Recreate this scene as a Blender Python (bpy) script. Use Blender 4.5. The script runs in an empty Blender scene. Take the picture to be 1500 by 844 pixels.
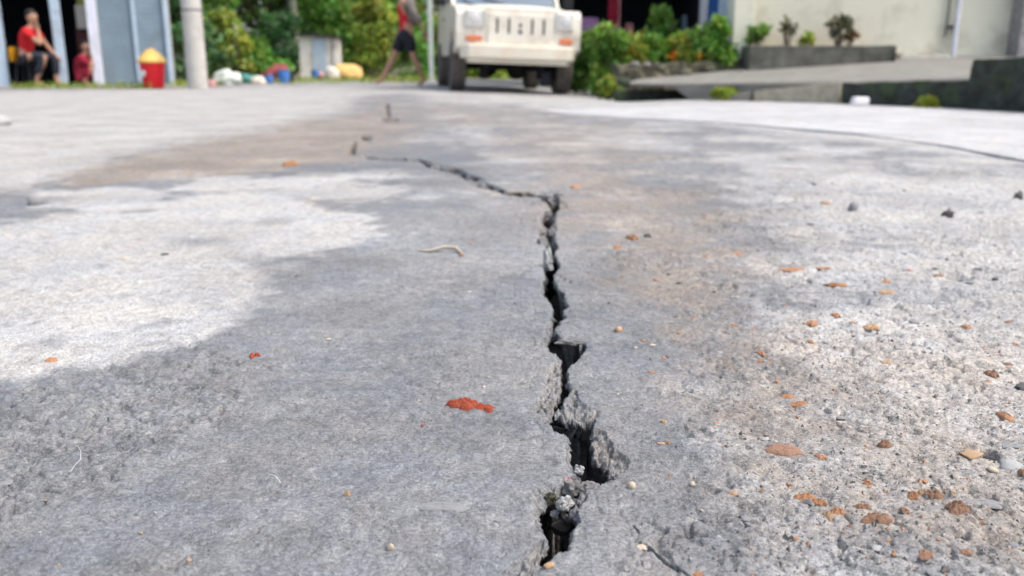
import bpy, bmesh, math, random
import numpy as np
from mathutils import Vector, Matrix, noise as mnoise
random.seed(7)
C = bpy.context.scene
COL = C.collection
R = math.radians

# ------------------------------------------------------------------ camera, world, sun, exposure
CAM_H, TILT, FPX = 0.39, 14.27, 1285.0
cd = bpy.data.cameras.new('camera'); cam = bpy.data.objects.new('camera', cd); COL.objects.link(cam)
cam.location = (0, 0, CAM_H); cam.rotation_euler = (R(90 - TILT), 0, 0)
cd.sensor_width = 36; cd.lens = 36 * FPX / 1500
cd.clip_start = 0.02; cd.clip_end = 3000
cd.dof.use_dof = True; cd.dof.focus_distance = 0.93; cd.dof.aperture_fstop = 5.2
C.camera = cam

SUN_EL, SUN_AZ = 58.0, 105.0       # azimuth measured clockwise from +Y: the sun stands to the right
w = bpy.data.worlds.new('World'); C.world = w; w.use_nodes = True
nt = w.node_tree; bg = nt.nodes['Background']
sky = nt.nodes.new('ShaderNodeTexSky'); sky.sky_type = 'NISHITA'; sky.sun_disc = False
sky.sun_elevation = R(SUN_EL); sky.sun_rotation = R(SUN_AZ)
sky.air_density = 1.0; sky.dust_density = 4.0; sky.ozone_density = 1.0
hs = nt.nodes.new('ShaderNodeHueSaturation'); hs.inputs['Saturation'].default_value = 0.75      # thin bright overcast
nt.links.new(sky.outputs[0], hs.inputs['Color']); nt.links.new(hs.outputs[0], bg.inputs[0]); bg.inputs[1].default_value = 0.15
sl = bpy.data.lights.new('sun', 'SUN'); sl.energy = 1.3; sl.angle = R(14); sl.color = (1.0, 0.95, 0.88)
so = bpy.data.objects.new('sun', sl); COL.objects.link(so)
_sd = Vector((math.sin(R(SUN_AZ)) * math.cos(R(SUN_EL)), math.cos(R(SUN_AZ)) * math.cos(R(SUN_EL)), math.sin(R(SUN_EL))))
so.rotation_euler = (-_sd).to_track_quat('-Z', 'Y').to_euler(); so.location = (3, -6, 9)
C.view_settings.view_transform = 'Standard'; C.view_settings.look = 'None'
C.view_settings.exposure = 1.1; C.view_settings.gamma = 1.0

# ------------------------------------------------------------------ measuring the place from the photograph (1500 px wide)
_ct, _st = math.cos(R(TILT)), math.sin(R(TILT))
def ray(px, py):
    u, v = (px - 750) / FPX, (422 - py) / FPX
    return Vector((u, _ct + v * _st, -_st + v * _ct))
def sstep(a, b, x):
    t = np.clip((x - a) / (b - a), 0, 1); return t * t * (3 - 2 * t)
def macro(x, y):                    # broad shape of the street: cross fall where the jeep stands
    return -0.036 * np.clip(x, -1.3, 1.3) * sstep(8.0, 11.5, y) * (1 - sstep(1.3, 2.3, np.abs(x)))
def G(px, py, z=None):              # where the surface is seen at that spot of the photograph
    d = ray(px, py); zz = 0.0 if z is None else z
    for _ in range(3):
        t = (zz - CAM_H) / d.z
        p = Vector((d.x * t, d.y * t, zz))
        if z is None: zz = float(macro(p.x, p.y))
    p.z = zz
    return p
def D(px, py, y):                   # point seen at that spot at a given distance up the street
    d = ray(px, py); t = y / d.y
    return Vector((d.x * t, y, CAM_H + d.z * t))
def ppm(p): return FPX / (p.y * _ct + (CAM_H - p.z) * _st)   # pixels of the photo per metre there

# ------------------------------------------------------------------ numpy noise
def _h(ix, iy, s):
    n = (ix.astype(np.int64) * 374761393 + iy.astype(np.int64) * 668265263 + s * 1442695041) & 0xFFFFFFFF
    n = ((n ^ (n >> 13)) * 1274126177) & 0xFFFFFFFF
    n = n ^ (n >> 16)
    return (n & 0xFFFFFF).astype(np.float64) / 0xFFFFFF
def vnoise(x, y, s=0):
    ix, iy = np.floor(x), np.floor(y); fx, fy = x - ix, y - iy
    fx = fx * fx * fx * (fx * (fx * 6 - 15) + 10); fy = fy * fy * fy * (fy * (fy * 6 - 15) + 10)
    a, b = _h(ix, iy, s), _h(ix + 1, iy, s); c, d = _h(ix, iy + 1, s), _h(ix + 1, iy + 1, s)
    return (a + (b - a) * fx) * (1 - fy) + (c + (d - c) * fx) * fy
def fbm(x, y, s=0, o=3):
    v = 0; a = 0.5; n = 0
    for k in range(o):
        v = v + a * vnoise(x * 2 ** k + 17.3 * k, y * 2 ** k - 9.1 * k, s + k); n += a; a *= 0.5
    return v / n
def worley(x, y, s=0):              # distance to nearest point, and that cell's random number
    ix, iy = np.floor(x), np.floor(y); best = np.full(x.shape, 9.0); rid = np.zeros(x.shape)
    for i in (-1, 0, 1):
        for j in (-1, 0, 1):
            cx, cy = ix + i, iy + j
            d = np.hypot(cx + _h(cx, cy, s) - x, cy + _h(cx, cy, s + 1) - y)
            m = d < best; best = np.where(m, d, best); rid = np.where(m, _h(cx, cy, s + 2), rid)
    return best, rid
def sdist(x, y, poly, grad=False):              # signed distance to a polygon, negative inside
    P = np.array(poly); Q = np.roll(P, -1, 0)
    best = np.full(x.shape, 1e9); ins = np.zeros(x.shape, bool); gx = np.zeros(x.shape); gy = np.zeros(x.shape)
    for (ax, ay), (bx, by) in zip(P, Q):
        ex, ey = bx - ax, by - ay
        t = np.clip(((x - ax) * ex + (y - ay) * ey) / (ex * ex + ey * ey + 1e-12), 0, 1)
        vx, vy = ax + t * ex - x, ay + t * ey - y; dd = np.hypot(vx, vy); m = dd < best
        best = np.where(m, dd, best); gx = np.where(m, vx, gx); gy = np.where(m, vy, gy)
        if ay != by:
            c = ((ay > y) != (by > y)) & (x < ex * (y - ay) / ey + ax); ins ^= c
    sd = np.where(ins, -best, best)
    return (sd, gx / (best + 1e-9), gy / (best + 1e-9)) if grad else sd
def lined(x, y, pts):
    best = np.full(x.shape, 1e9)
    for (ax, ay), (bx, by) in zip(pts[:-1], pts[1:]):
        ex, ey = bx - ax, by - ay
        t = np.clip(((x - ax) * ex + (y - ay) * ey) / (ex * ex + ey * ey + 1e-12), 0, 1)
        best = np.minimum(best, np.hypot(x - ax - t * ex, y - ay - t * ey))
    return best
def gp(pts): return [tuple(G(*p)[:2]) for p in pts]

# ------------------------------------------------------------------ materials
def newmat(name):
    m = bpy.data.materials.new(name); m.use_nodes = True
    return m, m.node_tree, m.node_tree.nodes, m.node_tree.nodes['Principled BSDF']
def N(t, typ, **kw):
    n = t.nodes.new(typ)
    for k, v in kw.items():
        if k in n.inputs.keys(): n.inputs[k].default_value = v
        else: setattr(n, k, v)
    return n
def mixc(t, fac, a, b, blend='MIX'):
    n = t.nodes.new('ShaderNodeMix'); n.data_type = 'RGBA'; n.blend_type = blend
    for sock, v in ((n.inputs[0], fac), (n.inputs[6], a), (n.inputs[7], b)):
        if hasattr(v, 'links') or isinstance(v, bpy.types.NodeSocket): t.links.new(v, sock)
        elif isinstance(v, (int, float)): sock.default_value = v
        else: sock.default_value = (*v, 1) if len(v) == 3 else v
    return n.outputs[2]
def ramp(t, src, stops):
    n = t.nodes.new('ShaderNodeValToRGB'); e = n.color_ramp.elements
    while len(e) < len(stops): e.new(0.5)
    for el, (p, c) in zip(e, stops):
        el.position = p; el.color = (c, c, c, 1) if isinstance(c, (int, float)) else (*c, 1)
    t.links.new(src, n.inputs[0]); return n.outputs[0]
def math_(t, op, a, b=0.0):
    n = t.nodes.new('ShaderNodeMath'); n.operation = op
    for s, v in ((n.inputs[0], a), (n.inputs[1], b)):
        if isinstance(v, (int, float)): s.default_value = v
        else: t.links.new(v, s)
    return n.outputs[0]
def pmat(name, col, rough=0.7, var=0.25, scale=8.0, bump=0.0, bscale=None, dirt=None, dirtamt=0.5, dscale=3.0, metal=0.0, spec=0.4, coat=0.0):
    m, t, ns, b = newmat(name)
    tc = N(t, 'ShaderNodeTexCoord')
    n1 = N(t, 'ShaderNodeTexNoise', Scale=scale, Detail=6.0, Roughness=0.6); t.links.new(tc.outputs['Object'], n1.inputs['Vector'])
    lo = tuple(c * (1 - var) for c in col); hi = tuple(min(1, c * (1 + var * 0.8)) for c in col)
    c = mixc(t, ramp(t, n1.outputs[0], [(0.3, 0.0), (0.7, 1.0)]), lo, hi)
    if dirt:
        n2 = N(t, 'ShaderNodeTexNoise', Scale=dscale, Detail=8.0, Roughness=0.65); t.links.new(tc.outputs['Object'], n2.inputs['Vector'])
        c = mixc(t, ramp(t, n2.outputs[0], [(0.5, 0.0), (0.68, dirtamt)]), c, dirt)
    t.links.new(c, b.inputs['Base Color'])
    b.inputs['Roughness'].default_value = rough; b.inputs['Metallic'].default_value = metal
    b.inputs['Specular IOR Level'].default_value = spec; b.inputs['Coat Weight'].default_value = coat
    if bump:
        n3 = N(t, 'ShaderNodeTexNoise', Scale=bscale or scale * 5, Detail=5.0); t.links.new(tc.outputs['Object'], n3.inputs['Vector'])
        bp = N(t, 'ShaderNodeBump', Strength=0.7, Distance=bump); t.links.new(n3.outputs[0], bp.inputs['Height']); t.links.new(bp.outputs[0], b.inputs['Normal'])
    return m

def road_material(name, dark, pale, brown, sheet=True):
    m, t, ns, b = newmat(name)
    tc = N(t, 'ShaderNodeTexCoord'); o = tc.outputs['Object']
    def nz(scale, detail=4.0, rough=0.6, dist=0.0, src=None):
        n = N(t, 'ShaderNodeTexNoise', Scale=scale, Detail=detail, Roughness=rough, Distortion=dist); t.links.new(src or o, n.inputs['Vector']); return n.outputs[0]
    at = N(t, 'ShaderNodeVertexColor', layer_name='surf'); sp = N(t, 'ShaderNodeSeparateColor'); t.links.new(at.outputs[0], sp.inputs[0])
    # blotched, broken edge to each pale patch
    edge = math_(t, 'MULTIPLY', math_(t, 'SUBTRACT', nz(9, 7, 0.7), 0.5), 0.55)
    fine = math_(t, 'MULTIPLY', math_(t, 'SUBTRACT', nz(70, 5, 0.7), 0.5), 0.45)
    pf = math_(t, 'ADD', math_(t, 'ADD', sp.outputs[0], edge), fine)
    pf = ramp(t, pf, [(0.10, 0.0), (0.92, 1.0)])
    c = mixc(t, pf, dark, pale)
    bf = math_(t, 'MULTIPLY', sp.outputs[1], ramp(t, nz(14, 7, 0.7), [(0.32, 0.25), (0.62, 1.0)]))
    c = mixc(t, bf, c, brown)
    # faint warm and cool blotches
    c = mixc(t, ramp(t, nz(5, 5, 0.6, 0.4), [(0.4, 0.0), (0.66, 0.75)]), c, mixc(t, 1.0, c, (0.85, 0.92, 1.02), 'MULTIPLY'))
    c = mixc(t, ramp(t, nz(23, 5), [(0.45, 0.0), (0.68, 0.45)]), c, mixc(t, 1.0, c, (1.02, 0.94, 0.84), 'MULTIPLY'))
    # light and dark mottling at several sizes
    c = mixc(t, 1.0, c, ramp(t, nz(45, 6, 0.7), [(0.36, 0.82), (0.64, 1.13)]), 'MULTIPLY')
    c = mixc(t, 1.0, c, ramp(t, nz(260, 4, 0.7), [(0.38, 0.68), (0.62, 1.19)]), 'MULTIPLY')
    c = mixc(t, 1.0, c, ramp(t, nz(900, 2), [(0.38, 0.72), (0.62, 1.22)]), 'MULTIPLY')
    c = mixc(t, 1.0, c, ramp(t, nz(2.6, 5, 0.6, 0.5), [(0.38, 0.86), (0.62, 1.10)]), 'MULTIPLY')
    # hair-fine crevices and pores: dirt and the shade bump lacks, both painted dark
    def crev(scale, wid, msc, lo, hi):
        rg = math_(t, 'ABSOLUTE', math_(t, 'SUBTRACT', nz(scale, 3, 0.55, 0.8), 0.5))
        return math_(t, 'MULTIPLY', ramp(t, rg, [(wid * 0.35, 1.0), (wid, 0.0)]), ramp(t, nz(msc, 4, 0.65), [(lo, 0.0), (hi, 1.0)]))
    cv = math_(t, 'ADD', crev(85, 0.030, 17, 0.54, 0.66), math_(t, 'MULTIPLY', crev(170, 0.045, 26, 0.5, 0.62), 0.8))
    pores = ramp(t, nz(150, 2, 0.5), [(0.30, 1.0), (0.36, 0.0)])
    cv = math_(t, 'MAXIMUM', cv, pores)
    cv = math_(t, 'MULTIPLY', cv, math_(t, 'ADD', math_(t, 'MULTIPLY', sp.outputs[2], 0.3), 0.34)); cv = math_(t, 'MINIMUM', cv, 1.0)
    c = mixc(t, cv, c, (0.075, 0.072, 0.072))
    # dark grains and pale aggregate showing through
    v = N(t, 'ShaderNodeTexVoronoi', Scale=190.0); t.links.new(o, v.inputs['Vector'])
    vs = N(t, 'ShaderNodeSeparateColor'); t.links.new(v.outputs['Color'], vs.inputs[0])
    grain = math_(t, 'MULTIPLY', ramp(t, v.outputs['Distance'], [(0.2, 1.0), (0.42, 0.0)]), ramp(t, vs.outputs[0], [(0.80, 0.0), (0.84, 1.0)]))
    c = mixc(t, math_(t, 'MULTIPLY', grain, 0.4), c, (0.085, 0.085, 0.09))
    v2 = N(t, 'ShaderNodeTexVoronoi', Scale=75.0); t.links.new(o, v2.inputs['Vector'])
    v2s = N(t, 'ShaderNodeSeparateColor'); t.links.new(v2.outputs['Color'], v2s.inputs[0])
    agg = math_(t, 'MULTIPLY', ramp(t, v2.outputs['Distance'], [(0.22, 1.0), (0.4, 0.0)]), ramp(t, v2s.outputs[1], [(0.86, 0.0), (0.9, 1.0)]))
    agg = math_(t, 'MULTIPLY', agg, math_(t, 'ADD', math_(t, 'MULTIPLY', sp.outputs[2], 0.22), 0.03))
    c = mixc(t, agg, c, (0.5, 0.48, 0.44))
    t.links.new(c, b.inputs['Base Color'])
    b.inputs['Roughness'].default_value = 0.82; b.inputs['Specular IOR Level'].default_value = 0.35
    b1 = N(t, 'ShaderNodeBump', Strength=0.9, Distance=0.0014); t.links.new(math_(t, 'SUBTRACT', nz(240, 4, 0.6), cv), b1.inputs['Height'])
    b2 = N(t, 'ShaderNodeBump', Strength=0.9, Distance=0.0028); t.links.new(nz(95, 4, 0.65, 0.3), b2.inputs['Height'])
    t.links.new(b1.outputs[0], b2.inputs['Normal']); t.links.new(b2.outputs[0], b.inputs['Normal'])
    return m

def leafmat(name, col):
    m, t, ns, b = newmat(name)
    at = N(t, 'ShaderNodeVertexColor', layer_name='leaf')
    c = mixc(t, 1.0, col, at.outputs[0], 'MULTIPLY')
    t.links.new(c, b.inputs['Base Color']); b.inputs['Roughness'].default_value = 0.5; b.inputs['Specular IOR Level'].default_value = 0.35
    tr = N(t, 'ShaderNodeBsdfTranslucent'); t.links.new(c, tr.inputs['Color'])
    mx = N(t, 'ShaderNodeMixShader'); mx.inputs[0].default_value = 0.3
    t.links.new(b.outputs[0], mx.inputs[1]); t.links.new(tr.outputs[0], mx.inputs[2])
    t.links.new(mx.outputs[0], ns['Material Output'].inputs[0])
    return m

M = {}
M['road'] = road_material('road_concrete', (0.163, 0.166, 0.171), (0.41, 0.398, 0.374), (0.285, 0.228, 0.175))
M['slab'] = road_material('slab_concrete', (0.38, 0.375, 0.365), (0.50, 0.495, 0.485), (0.36, 0.30, 0.24))
M['earth'] = pmat('earth', (0.11, 0.115, 0.05), 0.95, 0.5, 1.5, 0.02, 12, (0.20, 0.16, 0.10), 0.8, 0.8)
M['clay'] = pmat('clay', (0.40, 0.21, 0.115), 0.95, 0.45, 220, 0.0012, 500)
M['clay_dark'] = pmat('clay_brown', (0.30, 0.175, 0.115), 0.95, 0.45, 220, 0.0012, 500)
M['clay_pale'] = pmat('clay_pale', (0.42, 0.28, 0.17), 0.95, 0.35, 220, 0.001, 500)
M['red'] = pmat('red_clay', (0.47, 0.10, 0.05), 0.95, 0.6, 260, 0.003, 420, (0.10, 0.035, 0.025), 0.9, 190)
M['flush_stone'] = pmat('flush_stone', (0.25, 0.252, 0.255), 0.85, 0.35, 140, 0.001, 300)
M['cream_stone'] = pmat('cream_stone', (0.46, 0.39, 0.30), 0.8, 0.3, 200, 0.0006, 600)
M['pale_stone'] = pmat('pale_stone', (0.36, 0.36, 0.355), 0.85, 0.45, 160, 0.0008, 400)
M['grey_stone'] = pmat('grey_stone', (0.24, 0.24, 0.24), 0.85, 0.4, 150, 0.001, 400)
M['dark_stone'] = pmat('dark_stone', (0.10, 0.095, 0.09), 0.85, 0.4, 150, 0.001, 400)
M['leaf_dry'] = pmat('dry_leaf', (0.30, 0.15, 0.07), 0.7, 0.45, 120, 0.0006, 300)
M['straw'] = pmat('dry_straw', (0.40, 0.35, 0.28), 0.75, 0.3, 150, 0.0004, 500)
M['fibre'] = pmat('pale_fibre', (0.45, 0.45, 0.44), 0.6, 0.2, 100)

# ------------------------------------------------------------------ mesh helpers
def tag(o, label=None, cat=None, group=None, kind=None):
    if label: o['label'] = label
    if cat: o['category'] = cat
    if group: o['group'] = group
    if kind: o['kind'] = kind
    return o
def empty(name, loc, label, cat, rz=0.0, group=None):
    o = bpy.data.objects.new(name, None); COL.objects.link(o); o.location = loc; o.rotation_euler.z = rz
    o.empty_display_size = 0.1
    return tag(o, label, cat, group)
class MB:
    def __init__(s): s.v = []; s.f = []; s.sm = []
    def add(s, vs, fs, smooth=False):
        n = len(s.v); s.v += [tuple(v) for v in vs]; s.f += [tuple(i + n for i in f) for f in fs]; s.sm += [smooth] * len(fs); return s
    def box(s, x0, x1, y0, y1, z0, z1, mat=None):
        vs = [Vector((x, y, z)) for z in (z0, z1) for y in (y0, y1) for x in (x0, x1)]
        if mat: vs = [mat @ v for v in vs]
        return s.add(vs, [(0, 2, 3, 1), (4, 5, 7, 6), (0, 1, 5, 4), (2, 6, 7, 3), (0, 4, 6, 2), (1, 3, 7, 5)])
    def tube(s, pts, rad, n=8, cap=True):
        pts = [Vector(p) for p in pts]; rad = rad if isinstance(rad, (list, tuple)) else [rad] * len(pts)
        rings = []
        for i, p in enumerate(pts):
            d = (pts[min(i + 1, len(pts) - 1)] - pts[max(i - 1, 0)]).normalized()
            a = d.cross(Vector((0, 0, 1)) if abs(d.z) < 0.9 else Vector((1, 0, 0))).normalized(); b = d.cross(a)
            rings.append([p + rad[i] * (math.cos(2 * math.pi * k / n) * a + math.sin(2 * math.pi * k / n) * b) for k in range(n)])
        vs = [v for r in rings for v in r]; fs = []
        for i in range(len(pts) - 1):
            for k in range(n):
                fs.append((i * n + k, i * n + (k + 1) % n, (i + 1) * n + (k + 1) % n, (i + 1) * n + k))
        s.add(vs, fs, True)
        if cap:
            s.add(rings[0], [tuple(range(n))]); s.add(rings[-1], [tuple(range(n))[::-1]])
        return s
    def lathe(s, prof, n=20, axis='Z', loc=(0, 0, 0)):
        vs = []; fs = []
        for r, z in prof:
            for k in range(n):
                a = 2 * math.pi * k / n
                p = (r * math.cos(a), r * math.sin(a), z)
                if axis == 'X': p = (z, r * math.cos(a), r * math.sin(a))
                if axis == 'Y': p = (r * math.cos(a), z, r * math.sin(a))
                vs.append((p[0] + loc[0], p[1] + loc[1], p[2] + loc[2]))
        for i in range(len(prof) - 1):
            for k in range(n): fs.append((i * n + k, i * n + (k + 1) % n, (i + 1) * n + (k + 1) % n, (i + 1) * n + k))
        return s.add(vs, fs, True)
    def prism(s, poly, y0, y1, plane='XZ'):     # polygon in a plane, pushed along the third axis
        f = {'XZ': lambda a, b, c: (a, c, b), 'YZ': lambda a, b, c: (c, a, b), 'XY': lambda a, b, c: (a, b, c)}[plane]
        n = len(poly); vs = [f(a, b, y0) for a, b in poly] + [f(a, b, y1) for a, b in poly]
        fs = [tuple(range(n))[::-1], tuple(range(n, 2 * n))] + [(i, (i + 1) % n, n + (i + 1) % n, n + i) for i in range(n)]
        return s.add(vs, fs)
    def ball(s, c, r, n=10, sc=(1, 1, 1)):
        prof = [(math.sin(math.pi * i / n) + 1e-4, -math.cos(math.pi * i / n)) for i in range(n + 1)]
        m = MB().lathe(prof, n * 2)
        return s.add([(c[0] + v[0] * r * sc[0], c[1] + v[1] * r * sc[1], c[2] + v[2] * r * sc[2]) for v in m.v], m.f, True)
    def build(s, name, mat, parent=None, bevel=0.0, smooth=False, loc=None):
        me = bpy.data.meshes.new(name); me.from_pydata(s.v, [], s.f); 
        bm = bmesh.new(); bm.from_mesh(me); bmesh.ops.recalc_face_normals(bm, faces=bm.faces); bm.to_mesh(me); bm.free()
        me.polygons.foreach_set('use_smooth', [True] * len(s.f) if smooth else s.sm)
        me.materials.append(M[mat] if isinstance(mat, str) else mat)
        o = bpy.data.objects.new(name, me); COL.objects.link(o)
        if parent: o.parent = parent
        if loc: o.location = loc
        if bevel:
            b = o.modifiers.new('bevel', 'BEVEL'); b.width = bevel; b.segments = 2; b.limit_method = 'ANGLE'
        return o

def lump_mesh(name, seed, sub=2, sx=1.0, sy=1.0, sz=1.0, rough=0.25, freq=1.6, flat=0.35, facet=False):
    """irregular lump about 1 unit across, flat underneath, standing on z = 0"""
    bm = bmesh.new(); bmesh.ops.create_icosphere(bm, subdivisions=sub, radius=0.5)
    off = Vector((seed * 3.17, seed * 1.71, seed * 0.77))
    for v in bm.verts:
        d = v.co.normalized()
        k = 1 + rough * mnoise.fractal(d * freq + off, 0.8, 2.1, 4) * 1.2
        if facet: k *= 1 - 0.25 * max(0, mnoise.cell(d * 1.3 + off) - 0.5)
        v.co = d * 0.5 * k
        v.co.x *= sx; v.co.y *= sy; v.co.z *= sz
    zmin = -0.5 * sz * flat
    for v in bm.verts:
        if v.co.z < zmin: v.co.z = zmin + (v.co.z - zmin) * 0.06
        v.co.z -= zmin
    me = bpy.data.meshes.new(name); bm.to_mesh(me); bm.free()
    if not facet: me.polygons.foreach_set('use_smooth', [sub > 1] * len(me.polygons))
    return me
def put(name, me, mat, loc, scale, rz=0.0, parent=None, tilt=(0, 0)):
    if not me.materials: me.materials.append(None)
    o = bpy.data.objects.new(name, me); COL.objects.link(o); o.location = loc
    o.scale = scale if isinstance(scale, (tuple, list)) else (scale,) * 3
    o.rotation_euler = (tilt[0], tilt[1], rz)
    o.material_slots[0].link = 'OBJECT'; o.material_slots[0].material = M[mat] if isinstance(mat, str) else mat
    if parent: o.parent = parent
    return o

# ------------------------------------------------------------------ the road: one cracked sheet
# outlines of the crack, walked from the photograph (near end first)
L_in = [(757, 846), (778, 833), (784, 821), (795, 802), (800, 789), (794, 777), (788, 764), (787, 752), (788, 742), (785, 733), (800, 722), (822, 711), (824, 701),
        (846, 694), (843, 686), (831, 680), (833, 668), (834, 659), (832, 648), (835, 643), (830, 635), (819, 632), (810, 625), (804, 617), (800, 609), (809, 600), (809, 587), (820, 580),
        (819, 569), (821, 559), (823, 546), (821, 532), (818, 518), (804, 511), (800, 504), (805, 490), (810, 481), (808, 471), (808, 459), (811, 451), (803, 435),
        (796, 429), (797, 413), (799, 402), (797, 390), (797, 379), (803, 369), (805, 363)]
R_in = [(817, 360), (810, 367), (814, 376), (820, 387), (815, 394), (810, 401), (812, 409), (818, 422), (829, 432), (827, 438), (833, 445), (825, 451), (822, 456), (831, 462), (821, 467), (811, 482),
        (817, 487), (822, 495), (838, 499), (857, 501), (859, 508), (852, 515), (843, 526), (834, 532), (829, 540), (832, 545), (831, 556), (835, 565), (834, 573), (823, 591), (815, 600),
        (831, 611), (843, 613), (863, 609), (871, 615), (868, 628), (871, 635), (866, 648), (871, 665), (881, 672), (893, 676), (890, 688), (898, 698), (894, 703), (884, 704), (874, 710),
        (852, 714), (848, 726), (846, 733), (838, 741), (848, 752), (847, 762), (842, 772), (836, 790), (832, 803), (818, 806), (807, 816), (800, 825), (790, 831), (776, 836), (768, 846)]
VOID = [L_in + R_in,
        [(792, 292), (803, 299), (810, 311), (818, 307), (819, 295), (814, 285), (807, 281), (801, 283), (806, 289)],
        [(793, 290), (783, 289), (765, 289), (749, 288), (738, 285), (724, 274), (726, 272), (741, 281), (749, 284), (765, 284), (784, 284)],
        [(713, 274), (704, 272), (697, 269), (699, 267), (708, 270)], [(712, 263), (694, 261), (681, 257), (684, 254.5), (698, 258)],
        [(676, 252), (656, 249), (657, 246), (675, 248)], [(648, 249), (634, 247), (625, 243), (616, 236), (619, 233), (632, 240), (640, 244)],
        [(802, 311), (813, 307), (813, 319), (806, 331), (799, 322)], [(799, 349), (809, 349), (817, 362), (806, 369), (800, 361)], [(722, 275), (712, 271), (713, 268.5), (724, 272)], [(682, 258), (674, 252), (676, 249.5), (684, 254)], [(656, 249.5), (646, 248.5), (640, 243), (645, 243), (657, 246.5)],
        [(796, 317), (803, 315), (805, 329), (800, 338), (796, 331)], [(797, 341), (806, 338), (811, 351), (806, 357), (798, 351)], [(787, 350), (793, 351), (792, 357), (786, 356)], [(792, 331), (795, 325), (797, 340), (793, 343)],
        [(618, 237), (598, 236.5), (580, 235.5), (558, 234.5), (556, 231.5), (580, 231.5), (600, 232), (618, 233)], [(549, 233.5), (537, 232), (538, 227.5), (549, 229)],
        [(518, 227), (507, 226), (509, 216), (516, 207), (522, 208), (521, 217)], [(543, 205), (529, 204.5), (530, 198), (543, 199)], [(582, 178.5), (557, 178), (558, 172), (582, 172.5)], [(571, 171), (565, 171), (564, 152), (569, 152)]]
LEDGE = [  # broken ground beside the crack, sunk below the surface
        [(720, 858), (729, 840), (747, 826), (770, 813), (781, 797), (797, 785), (802, 800), (790, 822), (780, 840), (760, 860)],
        [(779, 728), (790, 712), (824, 704), (850, 690), (856, 712), (862, 724), (848, 745), (800, 750), (784, 742)],
        [(872, 626), (887, 634), (897, 652), (907, 663), (923, 675), (917, 690), (899, 700), (884, 706), (860, 690), (858, 650), (866, 632)],
        [(843, 569), (852, 587), (860, 594), (881, 601), (873, 613), (830, 614), (812, 602), (824, 588)],
        [(790, 618), (787, 603), (776, 591), (792, 577), (799, 560), (796, 546), (809, 532), (824, 530), (826, 560), (824, 585), (812, 603), (806, 620)],
        [(790, 500), (797, 484), (802, 470), (811, 470), (812, 484), (806, 506), (799, 508)],
        [(789, 426), (795, 410), (797, 398), (802, 404), (800, 432)],
        [(788, 318), (797, 313), (812, 316), (816, 335), (812, 356), (797, 357), (786, 352), (790, 338)],
        [(816, 292), (826, 296), (838, 303), (822, 308), (814, 306)], [(818, 401), (836, 410), (838, 415), (820, 411)],
        [(614, 232), (660, 244), (720, 270), (740, 284), (700, 276), (655, 252), (620, 244)]]
side_crack = gp([(928, 769), (938, 784)]), gp([(934, 795), (948, 797), (957, 806), (966, 815), (975, 822), (984, 829), (991, 829), (1000, 836), (1012, 846), (1025, 862), (1043, 882), (1060, 910)]), \
    gp([(1085, 762), (1096, 772), (1089, 776)])
VOIDW = [gp(p) for p in VOID]; LEDGEW = [gp(p) for p in LEDGE]
cen_px = [(700, 1400), (715, 950), (757, 844), (800, 800), (815, 740), (840, 700), (850, 650), (830, 600), (822, 540), (825, 490), (815, 440), (806, 380), (805, 330), (808, 290), (740, 283), (690, 262), (620, 237), (540, 225), (560, 175), (560, 140)]
cen = sorted([(p.y, p.x / p.y) for p in (G(*q) for q in cen_px)])
cen_y = np.array([c[0] for c in cen]); cen_t = np.array([c[1] for c in cen])

ys = [0.42]
while ys[-1] < 16.0:
    d = ys[-1]; ys.append(d + min(1.35 * d * d / (CAM_H * FPX), 0.0045 * d + 0.004))
st = ys[-1] - ys[-2]
while ys[-1] < 900: st *= 1.16; ys.append(ys[-1] + st)
back = [0.42]; st = 0.004
while back[-1] > -60: st *= 1.22; back.append(back[-1] - st)
ys = np.array(back[:0:-1] + ys)
ts = [0.0]
while ts[-1] < 60:
    t_ = ts[-1]
    ts.append(t_ + (0.0008 if t_ < 0.05 else 0.0019 if t_ < 0.66 else (t_ - 0.66) * 0.22 + 0.0024))
ts = np.array([-t_ for t_ in ts[:0:-1]] + ts)
sy = np.maximum(ys, 0.42)
tc_ = np.interp(ys, cen_y, cen_t)
T_ = ts[None, :] + tc_[:, None] * np.exp(-(ts[None, :] / 0.38) ** 2)
X = (sy[:, None] * T_); Y = np.repeat(ys[:, None], len(ts), 1)
near = (np.abs(T_) < 0.9) & (Y > 0.3) & (Y < 18)
x, y = X[near], Y[near]
# --- what each spot carries: paler tone, brown soil, roughness
def soft(poly, wpx, k=0.35, s=50):
    P = gp(poly); sd = sdist(x, y, P)
    wd = wpx * np.maximum(y, 0.6) / FPX * np.maximum(1, y * 0.9)
    sd = sd + (fbm(x * 4, y * 4, s, 4) - 0.5) * wd * 2 * k * 3 + (fbm(x * 22, y * 22, s + 7, 3) - 0.5) * wd * 1.6
    return 1 - sstep(-wd, wd, sd)
pale = np.full(x.shape, 0.21)
A = soft([(-700, 360), (0, 316), (120, 285), (250, 262), (400, 251), (500, 249), (545, 262), (560, 300), (520, 335), (450, 385), (395, 428), (330, 468), (250, 503), (150, 537), (60, 562), (-700, 690)], 62, 0.75)
B = soft([(900, 200), (1500, 225), (2400, 300), (2400, 620), (1500, 640), (1330, 640), (1230, 600), (1170, 550), (1120, 470), (1120, 400), (1060, 330), (960, 270)], 150, 0.5, 60)
Cc = soft([(-900, 170), (-100, 135), (560, 123), (760, 128), (700, 150), (600, 140), (520, 160), (400, 190), (300, 206), (160, 238), (70, 268), (-100, 300), (-900, 330)], 16, 0.25, 70)
Dd = soft([(1080, 640), (2300, 620), (2300, 1300), (1300, 1300), (1150, 860), (1100, 740)], 90, 0.5, 75)
E = soft([(640, 145), (900, 170), (1500, 238), (1500, 120), (640, 118)], 14, 0.3, 80)
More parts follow.
